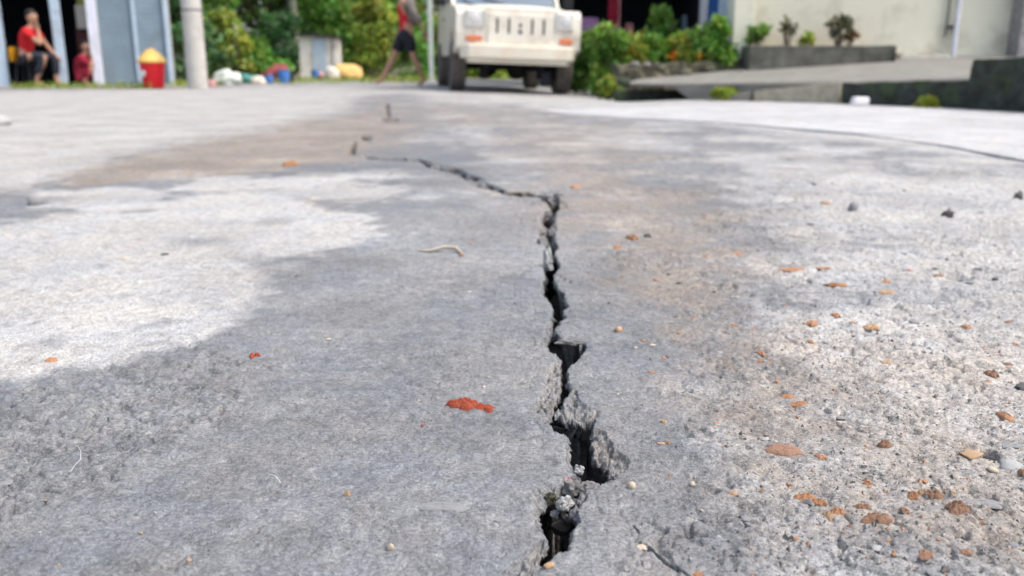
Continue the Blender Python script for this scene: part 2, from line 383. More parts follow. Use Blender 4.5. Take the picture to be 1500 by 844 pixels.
pale = np.maximum.reduce([pale, A, 0.84 * B, 0.98 * Cc, 0.58 * Dd, 0.9 * E])
mid = soft([(560, 250), (840, 210), (900, 330), (830, 420), (560, 420), (480, 380)], 60)
pale = np.maximum(pale, 0.36 * mid)
pale = pale + (fbm(x * 3.2, y * 2.0, 140, 4) - 0.5) * 0.26 * (0.35 + pale)     # broad uneven wear
seam = lined(x, y, gp([(806, 300), (740, 285), (690, 264), (620, 238), (560, 233), (515, 222), (530, 202), (566, 174), (566, 140)])) + (fbm(x * 3, y * 3, 150, 4) - .5) * 0.5
pale = pale * (1 - 0.6 * (1 - sstep(0.05, 0.5, seam)) * sstep(2.4, 3.6, y))     # darker band along the far crack
brn = 0.95 * soft([(70, 268), (150, 238), (300, 206), (420, 180), (560, 160), (610, 185), (520, 235), (400, 248), (250, 260), (120, 274)], 14, 0.3, 90)
brn = np.maximum(brn, 0.72 * soft([(830, 300), (900, 230), (1000, 300), (1100, 380), (1060, 480), (1000, 560), (900, 420)], 60, 0.5, 95))
brn = np.maximum(brn, 0.62 * soft([(560, 150), (700, 155), (900, 190), (880, 290), (820, 270), (700, 190), (590, 175)], 20, 0.5, 97))
brn = np.maximum(brn, 0.55 * soft([(1080, 480), (1500, 500), (1500, 830), (1150, 830), (1050, 650)], 80, 0.6, 99))
brn = np.maximum(brn, 0.22 * Cc)
for (cx, cy, rx, ry, a) in [(400, 326, 34, 7, .5), (288, 355, 50, 9, .55), (235, 473, 22, 6, .5), (65, 505, 40, 12, .5), (430, 245, 60, 10, .5), (1300, 790, 60, 22, .35), (40, 590, 60, 22, .4), (640, 300, 40, 14, .2)]:
    p = G(cx, cy); q = G(cx + rx, cy); r_ = G(cx, cy - ry)
    e = np.exp(-(((x - p.x) / (q.x - p.x)) ** 2 + ((y - p.y) / (r_.y - p.y)) ** 2) ** 1.5 * (0.6 + 0.9 * fbm(x * 30, y * 30, 33, 2)))
    pale = pale * (1 - a * e)
rgh = 0.18 + 0.82 * soft([(950, 250), (2400, 250), (2400, 1400), (1200, 1400), (1060, 900), (1010, 700), (980, 500), (960, 330)], 90, 0.5, 110)
rgh = np.maximum(rgh, 0.9 * soft([(-600, 520), (60, 555), (300, 490), (420, 560), (300, 660), (100, 760), (-600, 850)], 60, 0.5, 115))
# --- height
z = macro(x, y)
z = z + 0.010 * (fbm(x * 1.3, y * 1.3, 1, 3) - 0.5) * np.clip(y / 2, .3, 1) + 0.0042 * (fbm(x * 7, y * 7, 4, 3) - 0.5)
z = z + (0.0011 + 0.0020 * rgh) * (fbm(x * 34, y * 34, 8, 3) - 0.5) * 1.6 + (0.0005 + 0.0016 * rgh) * (fbm(x * 120, y * 120, 12, 2) - 0.5) * 1.5
wd_, wid = worley(x * 46, y * 46, 20)             # half-buried gravel and the pits left by lost gravel
z = z + rgh * np.where(wid > 0.80, 0.0022 * np.clip(1 - (wd_ / 0.46) ** 2, 0, 1), 0)
pit = np.where((wid < 0.20), np.clip(1 - (wd_ / 0.42) ** 2, 0, 1), 0); z = z - (0.2 + rgh) * 0.0032 * pit
wd2, wid2 = worley(x * 125, y * 125, 25)
z = z - (0.25 + 0.55 * rgh) * 0.0024 * np.where(wid2 < 0.22, np.clip(1 - (wd2 / 0.5) ** 2, 0, 1), 0)
z = z + (0.05 + rgh) * 0.0011 * np.where(wid2 > 0.82, np.clip(1 - (wd2 / 0.5) ** 2, 0, 1), 0)
ridge = 1 - np.abs(2 * fbm(x * 16 + 3, y * 22, 30, 3) - 1)   # torn, scaly texture
pm = sstep(0.45, 0.62, fbm(x * 5, y * 5, 35, 3))
z = z - (0.12 + rgh) * pm * 0.0055 * np.clip((ridge - 0.90) / 0.08, 0, 1)
ridge2 = 1 - np.abs(2 * fbm(x * 45 + 3, y * 60, 37, 2) - 1); pm2 = sstep(0.46, 0.6, fbm(x * 9, y * 9, 39, 3))
z = z - (0.15 + rgh) * pm2 * 0.0032 * np.clip((ridge2 - 0.86) / 0.1, 0, 1)
for (cx, cy, rx, dep) in [(1450, 663, 17, .026), (1182, 409, 9, .02), (1163, 415, 14, .008), (186, 652, 20, .004), (1400, 404, 26, .012)]:
    p = G(cx, cy); r_ = (G(cx + rx, cy).x - p.x)
    q = np.hypot(x - p.x, (y - p.y) * 0.8) / r_ + 0.5 * (fbm(x * 60, y * 60, 44, 2) - 0.5)
    z = z - dep * (1 - sstep(0.45, 1.0, q))
# --- the crack
wsc = np.clip(y / 0.9, 0.8, 3.2)
wob = ((fbm(x * 150, y * 150, 60, 3) - 0.5) * 0.0045 + (fbm(x * 420, y * 420, 66, 2) - 0.5) * 0.0016) * np.clip(wsc, 1, 2)
fr = np.zeros(x.shape); ux = np.zeros(x.shape); uy = np.zeros(x.shape)
bx = (np.abs(x) < 1.2)
for P in LEDGEW:
    pa = np.array(P); m = (x > pa[:, 0].min() - .06) & (x < pa[:, 0].max() + .06) & (y > pa[:, 1].min() - .06) & (y < pa[:, 1].max() + .06)
    sd = sdist(x[m], y[m], P) + wob[m]
    ins = np.clip(-sd, 0, 1); k = sstep(0, 0.0016, -sd)
    chunk, cid = worley(x[m] * 110 + 5, y[m] * 110, 70); chunk2, cid2 = worley(x[m] * 260, y[m] * 260, 77)
    dome = np.clip(1 - (chunk / 0.62) ** 2, 0, 1); dome2 = np.clip(1 - (chunk2 / 0.62) ** 2, 0, 1)
    dep = 0.0030 + 0.24 * ins + np.clip(ins / 0.004, 0.15, 1) * (0.0050 - 0.0075 * dome * (0.4 + cid) - 0.0028 * dome2 * (0.3 + cid2) + 0.006 * (fbm(x[m] * 60, y[m] * 60, 72, 3) - .5))
    z[m] -= k * np.clip(dep, 0.0006, 0.05); fr[m] = np.maximum(fr[m], k)
for i, P in enumerate(VOIDW):
    pa = np.array(P); m = (x > pa[:, 0].min() - .08) & (x < pa[:, 0].max() + .08) & (y > pa[:, 1].min() - .15) & (y < pa[:, 1].max() + .15)
    sd, gx, gy = sdist(x[m], y[m], P, True); sd = sd + wob[m] * 0.9 - (0.0012 + 0.0016 * sstep(1.0, 2.4, y[m]) if i == 0 else 0.0011 * pa[:, 1].mean())
    rim = np.exp(-np.clip(sd, 0, 1) / 0.0035) * (0.4 + 1.2 * fbm(x[m] * 60, y[m] * 60, 80, 2))
    ins = np.clip(-sd, 0, 1); sc = 1.0 if i == 0 else 1.6
    face = (0.0085 + 0.006 * (fbm(x[m] * 40, y[m] * 40, 84, 2) - .5) * 2) * sc       # thickness of the concrete skin
    t1 = np.clip(ins / 0.0022, 0, 1); t2 = np.clip((ins - 0.0022) / 0.0026, 0, 1); t3 = np.clip((ins - 0.0048) / 0.008, 0, 1)
    dep = face * t1 + 0.022 * t2 + 0.30 * t3 + 0.012 * t2 * (fbm(x[m] * 140, y[m] * 140, 88, 3) - 0.5)
    td = np.clip((ins - 0.0128) / 0.004, 0, 1) if i == 0 else 0.9 * t3
    under = (0.034 * t2 * (1 - td)) * sc + 0.010 * t1 * (fbm(x[m] * 90 + dep * 260, y[m] * 90 - dep * 210, 87, 3) - 0.6) * (1 - t3) * 1.2
    z[m] -= dep + 0.0016 * rim * (sd > 0)
    ux[m] += gx * under * (sd < 0); uy[m] += gy * under * (sd < 0)
    fr[m] = np.maximum(fr[m], sstep(-0.001, 0.003, ins - 0.0008))
for k_, L in enumerate(side_crack):
    dl = lined(x, y, L) + (fbm(x * 120, y * 120, 90, 3) - 0.5) * 0.003
    wv = (0.0011, 0.0017, 0.0013)[k_] * (0.35 + 1.3 * fbm(x * 70, y * 70, 93, 2)) * (0.5 if k_ == 0 else 1)
    z -= np.where(dl < wv, 0.035 * (1 - np.clip(dl / wv, 0, 1) ** 3), 0)
# thin old joint running behind the crack
pale = np.where(fr > 0.5, 0.22, pale); brn = np.maximum(brn, 0.35 * fr * (fbm(x * 50, y * 50, 99, 2)))
Z = macro(X, Y); Z[near] = z; GX, GY = X.copy(), Y.copy(); GX[near] += ux; GY[near] += uy
# concrete drops a little under the pale slab at the right so that the slab stands proud
SURF = np.zeros(X.shape + (4,), np.float32); SURF[..., 3] = 1; SURF[..., 0] = 0.5; SURF[..., 1] = 0.15; SURF[..., 2] = 0.5
sn = SURF[near]; sn[:, 0] = pale; sn[:, 1] = np.clip(brn, 0, 1); sn[:, 2] = rgh; SURF[near] = sn
RZ, RX, RY = Z, X, Y
nr, nc = X.shape
I = np.arange(nr * nc).reshape(nr, nc)
quads = np.stack([I[:-1, :-1], I[:-1, 1:], I[1:, 1:], I[1:, :-1]], -1)
fx = 0.25 * (X[:-1, :-1] + X[:-1, 1:] + X[1:, 1:] + X[1:, :-1]); fy = 0.5 * (Y[:-1, :-1] + Y[1:, :-1])
isroad = (fy < 23 + 0.6 * np.sin(fx * 0.9)) & (fx > -14) & (fx < 9) & (fy > -25)
def sheet(name, q, mat):
    used = np.unique(q); re = np.full(nr * nc, -1, np.int64); re[used] = np.arange(len(used))
    co = np.stack([GX.ravel()[used], GY.ravel()[used], Z.ravel()[used]], -1).astype(np.float32); q = re[q].astype(np.int32)
    me = bpy.data.meshes.new(name); me.vertices.add(len(co)); me.vertices.foreach_set('co', co.ravel())
    me.loops.add(q.size); me.loops.foreach_set('vertex_index', q.ravel())
    me.polygons.add(len(q)); me.polygons.foreach_set('loop_start', np.arange(0, q.size, 4, dtype=np.int32))
    me.polygons.foreach_set('use_smooth', np.ones(len(q), bool))
    me.update(calc_edges=True)
    ca = me.color_attributes.new('surf', 'FLOAT_COLOR', 'POINT'); ca.data.foreach_set('color', SURF.reshape(-1, 4)[used].ravel())
    me.materials.append(M[mat]); o = bpy.data.objects.new(name, me); COL.objects.link(o); return tag(o, kind='structure')
road = sheet('road', quads[isroad], 'road'); tag(road, 'grey cracked concrete road with pale patches')
ground = sheet('ground', quads[~isroad], 'earth')
print('road quads', int(isroad.sum()))
def HZ(px_, py_):                  # height of the built road surface at world x, y
    j = int(np.clip(np.searchsorted(ys, py_), 1, nr - 1))
    i = int(np.clip(np.searchsorted(X[j], px_), 1, nc - 1))
    return float(0.25 * (Z[j, i] + Z[j - 1, i] + Z[j, i - 1] + Z[j - 1, i - 1]))
def S(px, py):                     # spot of the photograph on the built road
    p = G(px, py); p.z = HZ(p.x, p.y); return p
#__PART2__

# ------------------------------------------------------------------ the pale concrete slab to the right of the joint
def slab():
    e0 = [G(3400, 640), G(2300, 400), G(1850, 310), G(1640, 266), G(1500, 237), G(1380, 215), G(1250, 197), G(1120, 186), G(1000, 178), G(900, 172), G(840, 168), G(790, 162)]
    nu, nv = 380, 46
    seg = np.array([(p.x, p.y) for p in e0]); L = np.r_[0, np.cumsum(np.hypot(*np.diff(seg, axis=0).T))]
    u = np.linspace(0, L[-1], nu); ex = np.interp(u, L, seg[:, 0]); ey = np.interp(u, L, seg[:, 1])
    ex = ex + 0.05 * (fbm(u * 1.7, u * 0, 5, 4) - .5); ey = ey + 0.05 * (fbm(u * 1.7, u * 0 + 4, 6, 4) - .5)
    v = np.r_[0, 0, 0.004, 0.012, np.linspace(0.03, 1, nv - 4) ** 1.5 * 6.0 + 0.012]
    dx, dy = 0.80, 0.60
    XX = ex[:, None] + dx * v[None]; YY = ey[:, None] + dy * v[None]
    ZZ = macro(XX, YY) + 0.010 + 0.006 * (fbm(XX * 2, YY * 2, 7, 3) - .5) + 0.002 * (fbm(XX * 30, YY * 30, 9, 2) - .5)
    fade = sstep(L[-1], L[-1] - 2.5, u)[:, None] if False else 1 - sstep(L[-1] - 2.2, L[-1], u)[:, None]
    ZZ = ZZ - 0.007 * (1 - fade)
    ZZ[:, 0] = macro(XX[:, 0], YY[:, 0]) - 0.02; ZZ[:, 1] -= 0.003
    I = np.arange(nu * len(v)).reshape(nu, len(v))
    q = np.stack([I[:-1, :-1], I[:-1, 1:], I[1:, 1:], I[1:, :-1]], -1).reshape(-1, 4)
    me = bpy.data.meshes.new('concrete_slab'); me.from_pydata(np.stack([XX.ravel(), YY.ravel(), ZZ.ravel()], -1).tolist(), [], q.tolist())
    me.polygons.foreach_set('use_smooth', [True] * len(q))
    ca = me.color_attributes.new('surf', 'FLOAT_COLOR', 'POINT'); c = np.ones((XX.size, 4), np.float32)
    c[:, 0] = (0.25 + 0.8 * fbm(XX * 0.9, YY * 2.2, 41, 4)).ravel(); c[:, 1] = (0.2 * fbm(XX, YY * 3, 45, 3)).ravel(); c[:, 2] = 0.35
    ca.data.foreach_set('color', c.ravel()); me.materials.append(M['slab'])
    bm = bmesh.new(); bm.from_mesh(me); bmesh.ops.recalc_face_normals(bm, faces=bm.faces); bm.to_mesh(me); bm.free()
    o = bpy.data.objects.new('concrete_slab', me); COL.objects.link(o); tag(o, 'pale concrete slab with a raised edge at the right of the road', kind='structure')
slab()

# ------------------------------------------------------------------ vegetation
M['leaf_dark'] = leafmat('leaf_dark_green', (0.055, 0.14, 0.045)); M['leaf_mid'] = leafmat('leaf_mid_green', (0.115, 0.25, 0.04))
M['leaf_lime'] = leafmat('leaf_lime_green', (0.24, 0.32, 0.05)); M['bark'] = pmat('bark', (0.13, 0.11, 0.085), 0.9, 0.4, 12, 0.01, 30)
M['leaf_dull'] = leafmat('leaf_dull_green', (0.075, 0.085, 0.045))
def leaves_mesh(name, clumps, per, size, seed, mat, tint=0.45, droop=0.0):
    """clumps: list of (centre, radius xyz); many single leaves, each a folded diamond"""
    rng = np.random.default_rng(seed); cs = []; tn = []
    for (c, r) in clumps:
        n = max(6, int(per * rng.uniform(0.7, 1.3)))
        d = rng.normal(size=(n, 3)); d /= np.linalg.norm(d, axis=1)[:, None]
        p = np.array(c) + d * np.array(r) * (rng.uniform(0.25, 1, n) ** 0.5)[:, None]
        cs.append(p); k = rng.uniform(1 - tint, 1 + tint); tn.append(np.c_[k * rng.uniform(.75, 1.3, n) * rng.uniform(.85, 1.25), k * rng.uniform(.8, 1.2, n), k * rng.uniform(.7, 1.2, n)])
    p = np.concatenate(cs); tn = np.concatenate(tn); n = len(p)
    a = rng.normal(size=(n, 3)); a[:, 2] -= droop; a /= np.linalg.norm(a, axis=1)[:, None]
    b = np.cross(a, rng.normal(size=(n, 3))); b /= np.linalg.norm(b, axis=1)[:, None]; nn = np.cross(a, b)
    s = size * rng.uniform(0.6, 1.35, n)[:, None]
    V = np.stack([p, p + a * s * .5 + b * s * .26 + nn * s * .05, p + a * s, p + a * s * .5 - b * s * .26 + nn * s * .05], 1).reshape(-1, 3)
    I = np.arange(n)[:, None] * 4
    F = np.concatenate([I + [0, 1, 2], I + [0, 2, 3]], 1).reshape(-1, 3)
    me = bpy.data.meshes.new(name); me.from_pydata(V.tolist(), [], F.tolist())
    ca = me.color_attributes.new('leaf', 'FLOAT_COLOR', 'POINT'); col = np.ones((n * 4, 4), np.float32); col[:, :3] = np.repeat(tn, 4, 0); ca.data.foreach_set('color', col.ravel())
    me.materials.append(M[mat]); return me
def link(name, me, parent=None, loc=None):
    o = bpy.data.objects.new(name, me); COL.objects.link(o)
    if parent: o.parent = parent
    if loc: o.location = loc
    return o
def tree(loc, h, r, trunk_r, seed, mat, label, base=0.25, n=46, per=130, size=0.26, group='trees behind the street'):
    rng = random.Random(seed); t = empty('tree', loc, label, 'tree', group=group)
    mb = MB(); pts = [(0, 0, -0.2)]; 
    for k in range(1, 6): pts.append((rng.uniform(-.12, .12) * k * .4, rng.uniform(-.12, .12) * k * .4, h * 0.72 * k / 5))
    mb.tube(pts, [trunk_r * (1.25 - 0.2 * k) for k in range(6)], 10)
    cl = []
    for k in range(n):
        a = rng.uniform(0, 6.28); zz = h * (base + (1 - base) * rng.random() ** 0.9); q = (zz / h - base) / (1 - base)
        rr = r * (0.45 + 0.75 * math.sin(math.pi * min(1, 0.15 + q * 0.8))) * rng.uniform(0.25, 1.0)
        c = (rr * math.cos(a), rr * math.sin(a), zz); cr = rng.uniform(.45, .95) * r * 0.36
        cl.append((c, (cr, cr, cr * 0.72)))
        if k % 4 == 0:
            s0 = pts[1 + k % 4]; mb.tube([s0, (c[0] * .5, c[1] * .5, s0[2] * .5 + zz * .5), c], [trunk_r * .4, trunk_r * .25, trunk_r * .08], 6, False)
    mb.build('trunk', 'bark', t); link('crown', leaves_mesh('crown', cl, per, size, seed, mat), t)
    return t
def bush(name, loc, wdt, hgt, seed, mat, label, cat='bush', n=16, per=70, size=0.12, depth=None, group=None, stems=5, low=0.08):
    rng = random.Random(seed); t = empty(name, loc, label, cat, group=group); cl = []; mb = MB(); depth = depth or wdt * 0.7
    for k in range(n):
        q = rng.random(); zz = hgt * (low + (0.95 - low) * q); f = math.sqrt(max(0.08, 1 - (q * 0.92) ** 2)); a = rng.uniform(0, 6.28); rr = math.sqrt(rng.random()) * f * 0.5
        c = (wdt * rr * math.cos(a), depth * rr * math.sin(a), zz); cr = 0.16 * (wdt + hgt) * 0.5 * rng.uniform(.6, 1.2)
        cl.append((c, (cr, cr, cr * .8)))
    for k in range(stems):
        c = cl[k % n][0]; mb.tube([(c[0] * .2, c[1] * .2, -.03), (c[0] * .6, c[1] * .6, c[2] * .6), c], [0.012, 0.009, 0.004], 5, False)
    mb.build('stem', 'bark', t); link('foliage', leaves_mesh('foliage', cl, per, size, seed, mat), t)
    return t

TR = [  # px, distance, height, radius, trunk, base, material, label
    (300, 30, 7.5, 2.6, .16, .10, 'leaf_mid', 'mid green tree rising behind the round concrete pole'),
    (395, 33, 9.0, 3.4, .22, .16, 'leaf_dark', 'darkest green tree standing behind the short thin post'),
    (455, 36, 9.5, 3.0, .24, .14, 'leaf_dark', 'dark green tree with a tall bare trunk behind the small shed'),
    (240, 34, 8.5, 3.0, .2, .1, 'leaf_dark', 'dark green tree showing between the blue shutters and the pole'),
    (510, 34, 7.0, 2.2, .16, .12, 'leaf_mid', 'mid green tree between the small shed and the walking person'),
    (565, 42, 7.0, 2.4, .18, .05, 'leaf_lime', 'yellowish green tree right behind the walking person'),
    (660, 46, 8.0, 2.6, .2, .05, 'leaf_mid', 'mid green tree hidden mostly by the white jeep'),
    (760, 44, 8.5, 3.2, .2, .05, 'leaf_dark', 'dark tree beyond the roof of the white jeep')]
for i, (px, d, h, r, tr, ba, mt, lab) in enumerate(TR):
    p = D(px, 100, d); tree((p.x, d, float(macro(p.x, d))), h, r, tr, 100 + i, mt, lab, ba, 58 if d < 40 else 40, 120, 0.30)
p = D(433, 100, 29); mb = MB(); mb.tube([(0, 0, -.1), (.02, 0, 1.5), (-.02, .05, 3), (.1, .1, 5)], [.17, .15, .13, .1], 10)
t = empty('tree', (p.x, 29, 0), 'slim tree with a bare grey-green trunk left of the small shed', 'tree', group='trees behind the street'); M['bark_green'] = pmat('bark_green', (0.16, 0.17, 0.12), 0.9, 0.35, 10, 0.01, 30); mb.build('trunk', 'bark_green', t)
link('crown', leaves_mesh('crown', [((random.uniform(-1, 1), random.uniform(-1, 1), random.uniform(3.2, 5.6)), (.8, .8, .5)) for _ in range(16)], 90, .26, 5, 'leaf_dark'), t)
BU = [  # px, distance, width, height, material, label
    (270, 22, 2.0, 2.6, 'leaf_dark', 'dark bush filling the gap between the blue shutters and the pole'),
    (330, 24, 1.5, 1.7, 'leaf_lime', 'bright green bush just right of the round concrete pole'),
    (322, 27, 1.6, 3.0, 'leaf_mid', 'tall leafy bush behind the bright green bush by the pole'),
    (370, 25, 1.9, 0.95, 'leaf_mid', 'low bush behind the heap of rubbish'),
    (405, 28, 2.4, 2.0, 'leaf_dark', 'dark bush in the hollow behind the rubbish heap'),
    (520, 30, 2.0, 2.2, 'leaf_mid', 'mid green bush above the yellow sand heap'),
    (548, 27, 1.5, 2.3, 'leaf_lime', 'yellow-green bush left of the walking person'),
    (590, 29, 1.8, 1.9, 'leaf_mid', 'bush seen between the legs of the walking person'),
    (628, 31, 1.6, 2.0, 'leaf_mid', 'bush showing between the walking person and the jeep'),
    (480, 30, 2.2, 2.9, 'leaf_mid', 'leafy bush towering behind the small shed'),
    (700, 26, 2.2, 1.0, 'leaf_lime', 'low green bush seen beneath the white jeep'),
    (445, 30, 1.2, 1.0, 'leaf_lime', 'small light green bush at the left foot of the shed')]
for i, (px, d, wd, hh, mt, lab) in enumerate(BU):
    p = D(px, 100, d); bush('bush', (p.x, d, 0), wd, hh, 300 + i, mt, lab, n=34, per=85, size=0.17, group='bushes behind the street')

# ------------------------------------------------------------------ the open shop on the left
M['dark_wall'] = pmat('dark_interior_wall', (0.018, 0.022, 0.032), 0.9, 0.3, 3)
M['post_blue'] = pmat('pale_blue_paint', (0.42, 0.52, 0.62), 0.55, 0.15, 6, 0, None, (0.25, 0.24, 0.22), 0.4, 4)
M['post_white'] = pmat('white_paint', (0.66, 0.67, 0.74), 0.55, 0.12, 5, 0, None, (0.4, 0.37, 0.33), 0.4, 3)
M['shutter'] = pmat('shutter_blue_grey', (0.19, 0.255, 0.305), 0.5, 0.15, 3, 0, None, (0.16, 0.17, 0.17), 0.4, 2.5)
M['concrete'] = pmat('plain_concrete', (0.36, 0.345, 0.32), 0.85, 0.2, 6, 0.003, 40, (0.2, 0.19, 0.17), 0.5, 2)
M['white_board'] = pmat('white_board', (0.62, 0.58, 0.52), 0.5, 0.1, 5); M['maroon'] = pmat('maroon_board', (0.10, 0.022, 0.025), 0.6, 0.3, 6)
M['lime'] = pmat('lime_board', (0.33, 0.36, 0.06), 0.6, 0.2, 5); M['roof'] = pmat('roof_sheet', (0.18, 0.17, 0.17), 0.6, 0.3, 4)
TH = R(20); YC = 16.7
def sx(px, y=16.2, py=100): return D(px, py, y).x
shop = empty('shop', (sx(252, YC), YC, 0), 'open-fronted shop with dark inside and grey-blue roller shutters', 'shop', rz=TH)
def L_(px):                        # along the shop front, from its right-hand corner
    k = sx(px, 10) / 10; Cx = sx(252, YC)
    return -(Cx - k * YC) / (-math.cos(TH) + k * math.sin(TH)) * -1
x0, x1, xr = L_(-110), L_(149), L_(252)
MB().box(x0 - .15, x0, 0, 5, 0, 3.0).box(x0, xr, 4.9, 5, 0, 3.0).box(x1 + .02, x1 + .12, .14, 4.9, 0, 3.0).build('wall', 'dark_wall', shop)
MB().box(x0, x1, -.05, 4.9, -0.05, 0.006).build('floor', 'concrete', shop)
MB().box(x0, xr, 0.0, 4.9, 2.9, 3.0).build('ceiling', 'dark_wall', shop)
MB().box(x0 - .3, xr + .2, -.35, 5.2, 3.0, 3.12).build('roof', 'roof', shop)
MB().box(x0, xr, -.02, .1, 2.35, 3.0).build('fascia', 'post_blue', shop)
MB().box(xr - .12, xr, 0.09, 4.89, 0, 3.0).build('side_wall', 'concrete', shop, .01)
for a, b, yy in ((-6, 12, -.06), (84, 98.5, -.10)):
    MB().box(L_(a), L_(b), yy, yy + .13, -0.05, 2.9).build('post', 'post_blue', shop, .012)
MB().box(L_(136), L_(151), -.14, .08, -0.02, 2.9).build('door_post', 'post_white', shop, .012)
def shutter(a, b, fine):
    mb = MB(); n = 30 if fine else 26; hh = 2.35 / n; dp_ = .017 if fine else .003
    prof = []
    for k in range(n):
        z0 = k * hh; prof += [(0.0, z0 + .002), (-dp_, z0 + hh * .3), (-dp_, z0 + hh * .7), (0.0, z0 + hh - .002)]
    vs = []; fs = []
    for xx in (a, b):
        for (yy, zz) in prof: vs.append((xx, yy + .03, zz))
    m = len(prof)
    for k in range(m - 1): fs.append((k, k + 1, m + k + 1, m + k))
    mb.add(vs, fs); return mb
sh = shutter(L_(151.5), L_(201), True).build('roller_shutter', 'shutter', shop); MB().box(L_(151.5), L_(201), -.02, .05, -.03, .05).build('bottom_rail', 'shutter', sh)
sh = shutter(L_(205), L_(247), False).build('roller_shutter', 'shutter', shop); MB().box(L_(205), L_(247), -.02, .05, -.03, .05).build('bottom_rail', 'shutter', sh)
for a, b in ((200.5, 205.5), (246.5, 253)): MB().box(L_(a), L_(b), -.035, .06, -0.03, 2.35).build('shutter_guide', 'post_blue', shop, .006)
o = MB().box(-.13, .13, -.02, .02, 0, .42).build('notice_board', 'white_board', None, .004); q = D(124, 42, 17.0); o.location = q; tag(o, 'white board hanging just left of the white door post', 'board')
o = MB().box(-.13, .13, -.02, .02, 0, .2).build('sign_board', 'lime', None, .004); q = D(123, 11, 17.0); o.location = (q.x, 17.03, q.z + .01); tag(o, 'small yellow-green board above the hanging white board', 'board')
o = MB().box(-.16, .16, -.015, .015, 0, .5).build('maroon_board', 'maroon', None, .004); q = D(128, 82, 17.1); o.location = q; tag(o, 'dark maroon board below the hanging white board', 'board')
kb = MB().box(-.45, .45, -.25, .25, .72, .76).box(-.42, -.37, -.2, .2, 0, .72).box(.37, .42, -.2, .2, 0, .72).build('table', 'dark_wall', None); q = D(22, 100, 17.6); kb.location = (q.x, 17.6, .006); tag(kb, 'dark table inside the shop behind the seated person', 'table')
ds = MB().box(x0, xr, -.40, -.055, -.05, .03).build('doorstep', 'concrete', None, .01, loc=shop.location); ds.rotation_euler.z = TH; tag(ds, 'low concrete strip along the front of the shop', 'step')

# ------------------------------------------------------------------ people
M['skin'] = pmat('skin', (0.42, 0.23, 0.15), 0.55, 0.12, 6); M['hair'] = pmat('hair', (0.015, 0.012, 0.011), 0.6, 0.2, 30)
M['cloth_red'] = pmat('red_cloth', (0.52, 0.012, 0.018), 0.85, 0.2, 9, 0.004, 14); M['cloth_black'] = pmat('black_cloth', (0.012, 0.013, 0.02), 0.85, 0.3, 9, 0.004, 14)
M['cloth_maroon'] = pmat('dark_red_cloth', (0.26, 0.008, 0.03), 0.85, 0.25, 9, 0.004, 14); M['cloth_grey'] = pmat('grey_cloth', (0.20, 0.18, 0.16), 0.85, 0.2, 9, 0.004, 14)
M['cloth_denim'] = pmat('grey_denim', (0.022, 0.025, 0.038), 0.85, 0.25, 12, 0.003, 20); M['sandal'] = pmat('sandal', (0.05, 0.04, 0.04), 0.7)
def skin_obj(name, chains, mat, parent, root=0, sub=1):
    """chains: lists of (x, y, z, radius[, radius2]); equal positions join; grown with a Skin modifier"""
    vs = []; es = []; rs = []; idx = {}
    def vid(p):
        k = (round(p[0], 4), round(p[1], 4), round(p[2], 4))
        if k not in idx: idx[k] = len(vs); vs.append(p[:3]); rs.append((p[3], p[4] if len(p) > 4 else p[3]))
        return idx[k]
    for ch in chains:
        ids = [vid(p) for p in ch]; es += list(zip(ids[:-1], ids[1:]))
    me = bpy.data.meshes.new(name); me.from_pydata(vs, es, [])
    o = bpy.data.objects.new(name, me); COL.objects.link(o); o.parent = parent; me.materials.append(M[mat])
    o.modifiers.new('skin', 'SKIN').use_smooth_shade = True
    if not me.skin_vertices: 
        bm = bmesh.new(); bm.from_mesh(me); bm.verts.layers.skin.verify(); bm.to_mesh(me); bm.free()
    for i, (a, b) in enumerate(rs):
        sv = me.skin_vertices[0].data[i]; sv.radius = (a, b); sv.use_root = (i == root)
    s = o.modifiers.new('subsurf', 'SUBSURF'); s.levels = sub; s.render_levels = sub
    return o
def V3(*a): return Vector(a)
def hand_chains(wr, d, up, curl=0.5):
    """palm, four unequal bent fingers and a thumb from the side of the palm"""
    d = Vector(d).normalized(); up = Vector(up); side = d.cross(up).normalized(); up = side.cross(d).normalized(); wr = Vector(wr)
    pm = wr + d * .045; kn = wr + d * .085
    out = [[(*wr, .026, .022), (*pm, .036, .020), (*kn, .036, .016)]]
    for k, ln in enumerate((.066, .075, .07, .055)):
        s = (k - 1.5) * .019; b = kn + side * s; m_ = b + d * ln * .5 - up * ln * .18 * curl; e = m_ + d * ln * .42 - up * ln * .5 * curl
        out.append([(*kn, .036, .016), (*b, .010), (*m_, .009), (*e, .0075)])
    b = pm - side * .034; m_ = b + d * .03 - side * .018 - up * .01; e = m_ + d * .028 - up * .008
    out.append([(*pm, .036, .020), (*b, .013), (*m_, .011), (*e, .009)])
    return out
def head_chains(neck, d, up=(0, 0, 1)):
    neck = Vector(neck); up = Vector(up).normalized(); d = Vector(d); d = (d - up * d.dot(up)).normalized(); s = d.cross(up)
    j = neck + up * .075 + d * .025; mid = neck + up * .145 + d * .022; top = neck + up * .205 + d * .012; cr = neck + up * .235
    out = [[(*neck, .055), (*j, .066, .070), (*mid, .080, .088), (*top, .074, .080), (*cr, .03)]]
    out.append([(*mid, .080, .088), (*(mid + d * .092 - up * .012), .013), (*(mid + d * .108 - up * .03), .012)])
    out += [[(*mid, .080, .088), (*(mid + s * q * .082 - up * .01), .014), (*(mid + s * q * .094 + up * .012), .012)] for q in (1, -1)]
    return out, mid, top, d, up, s
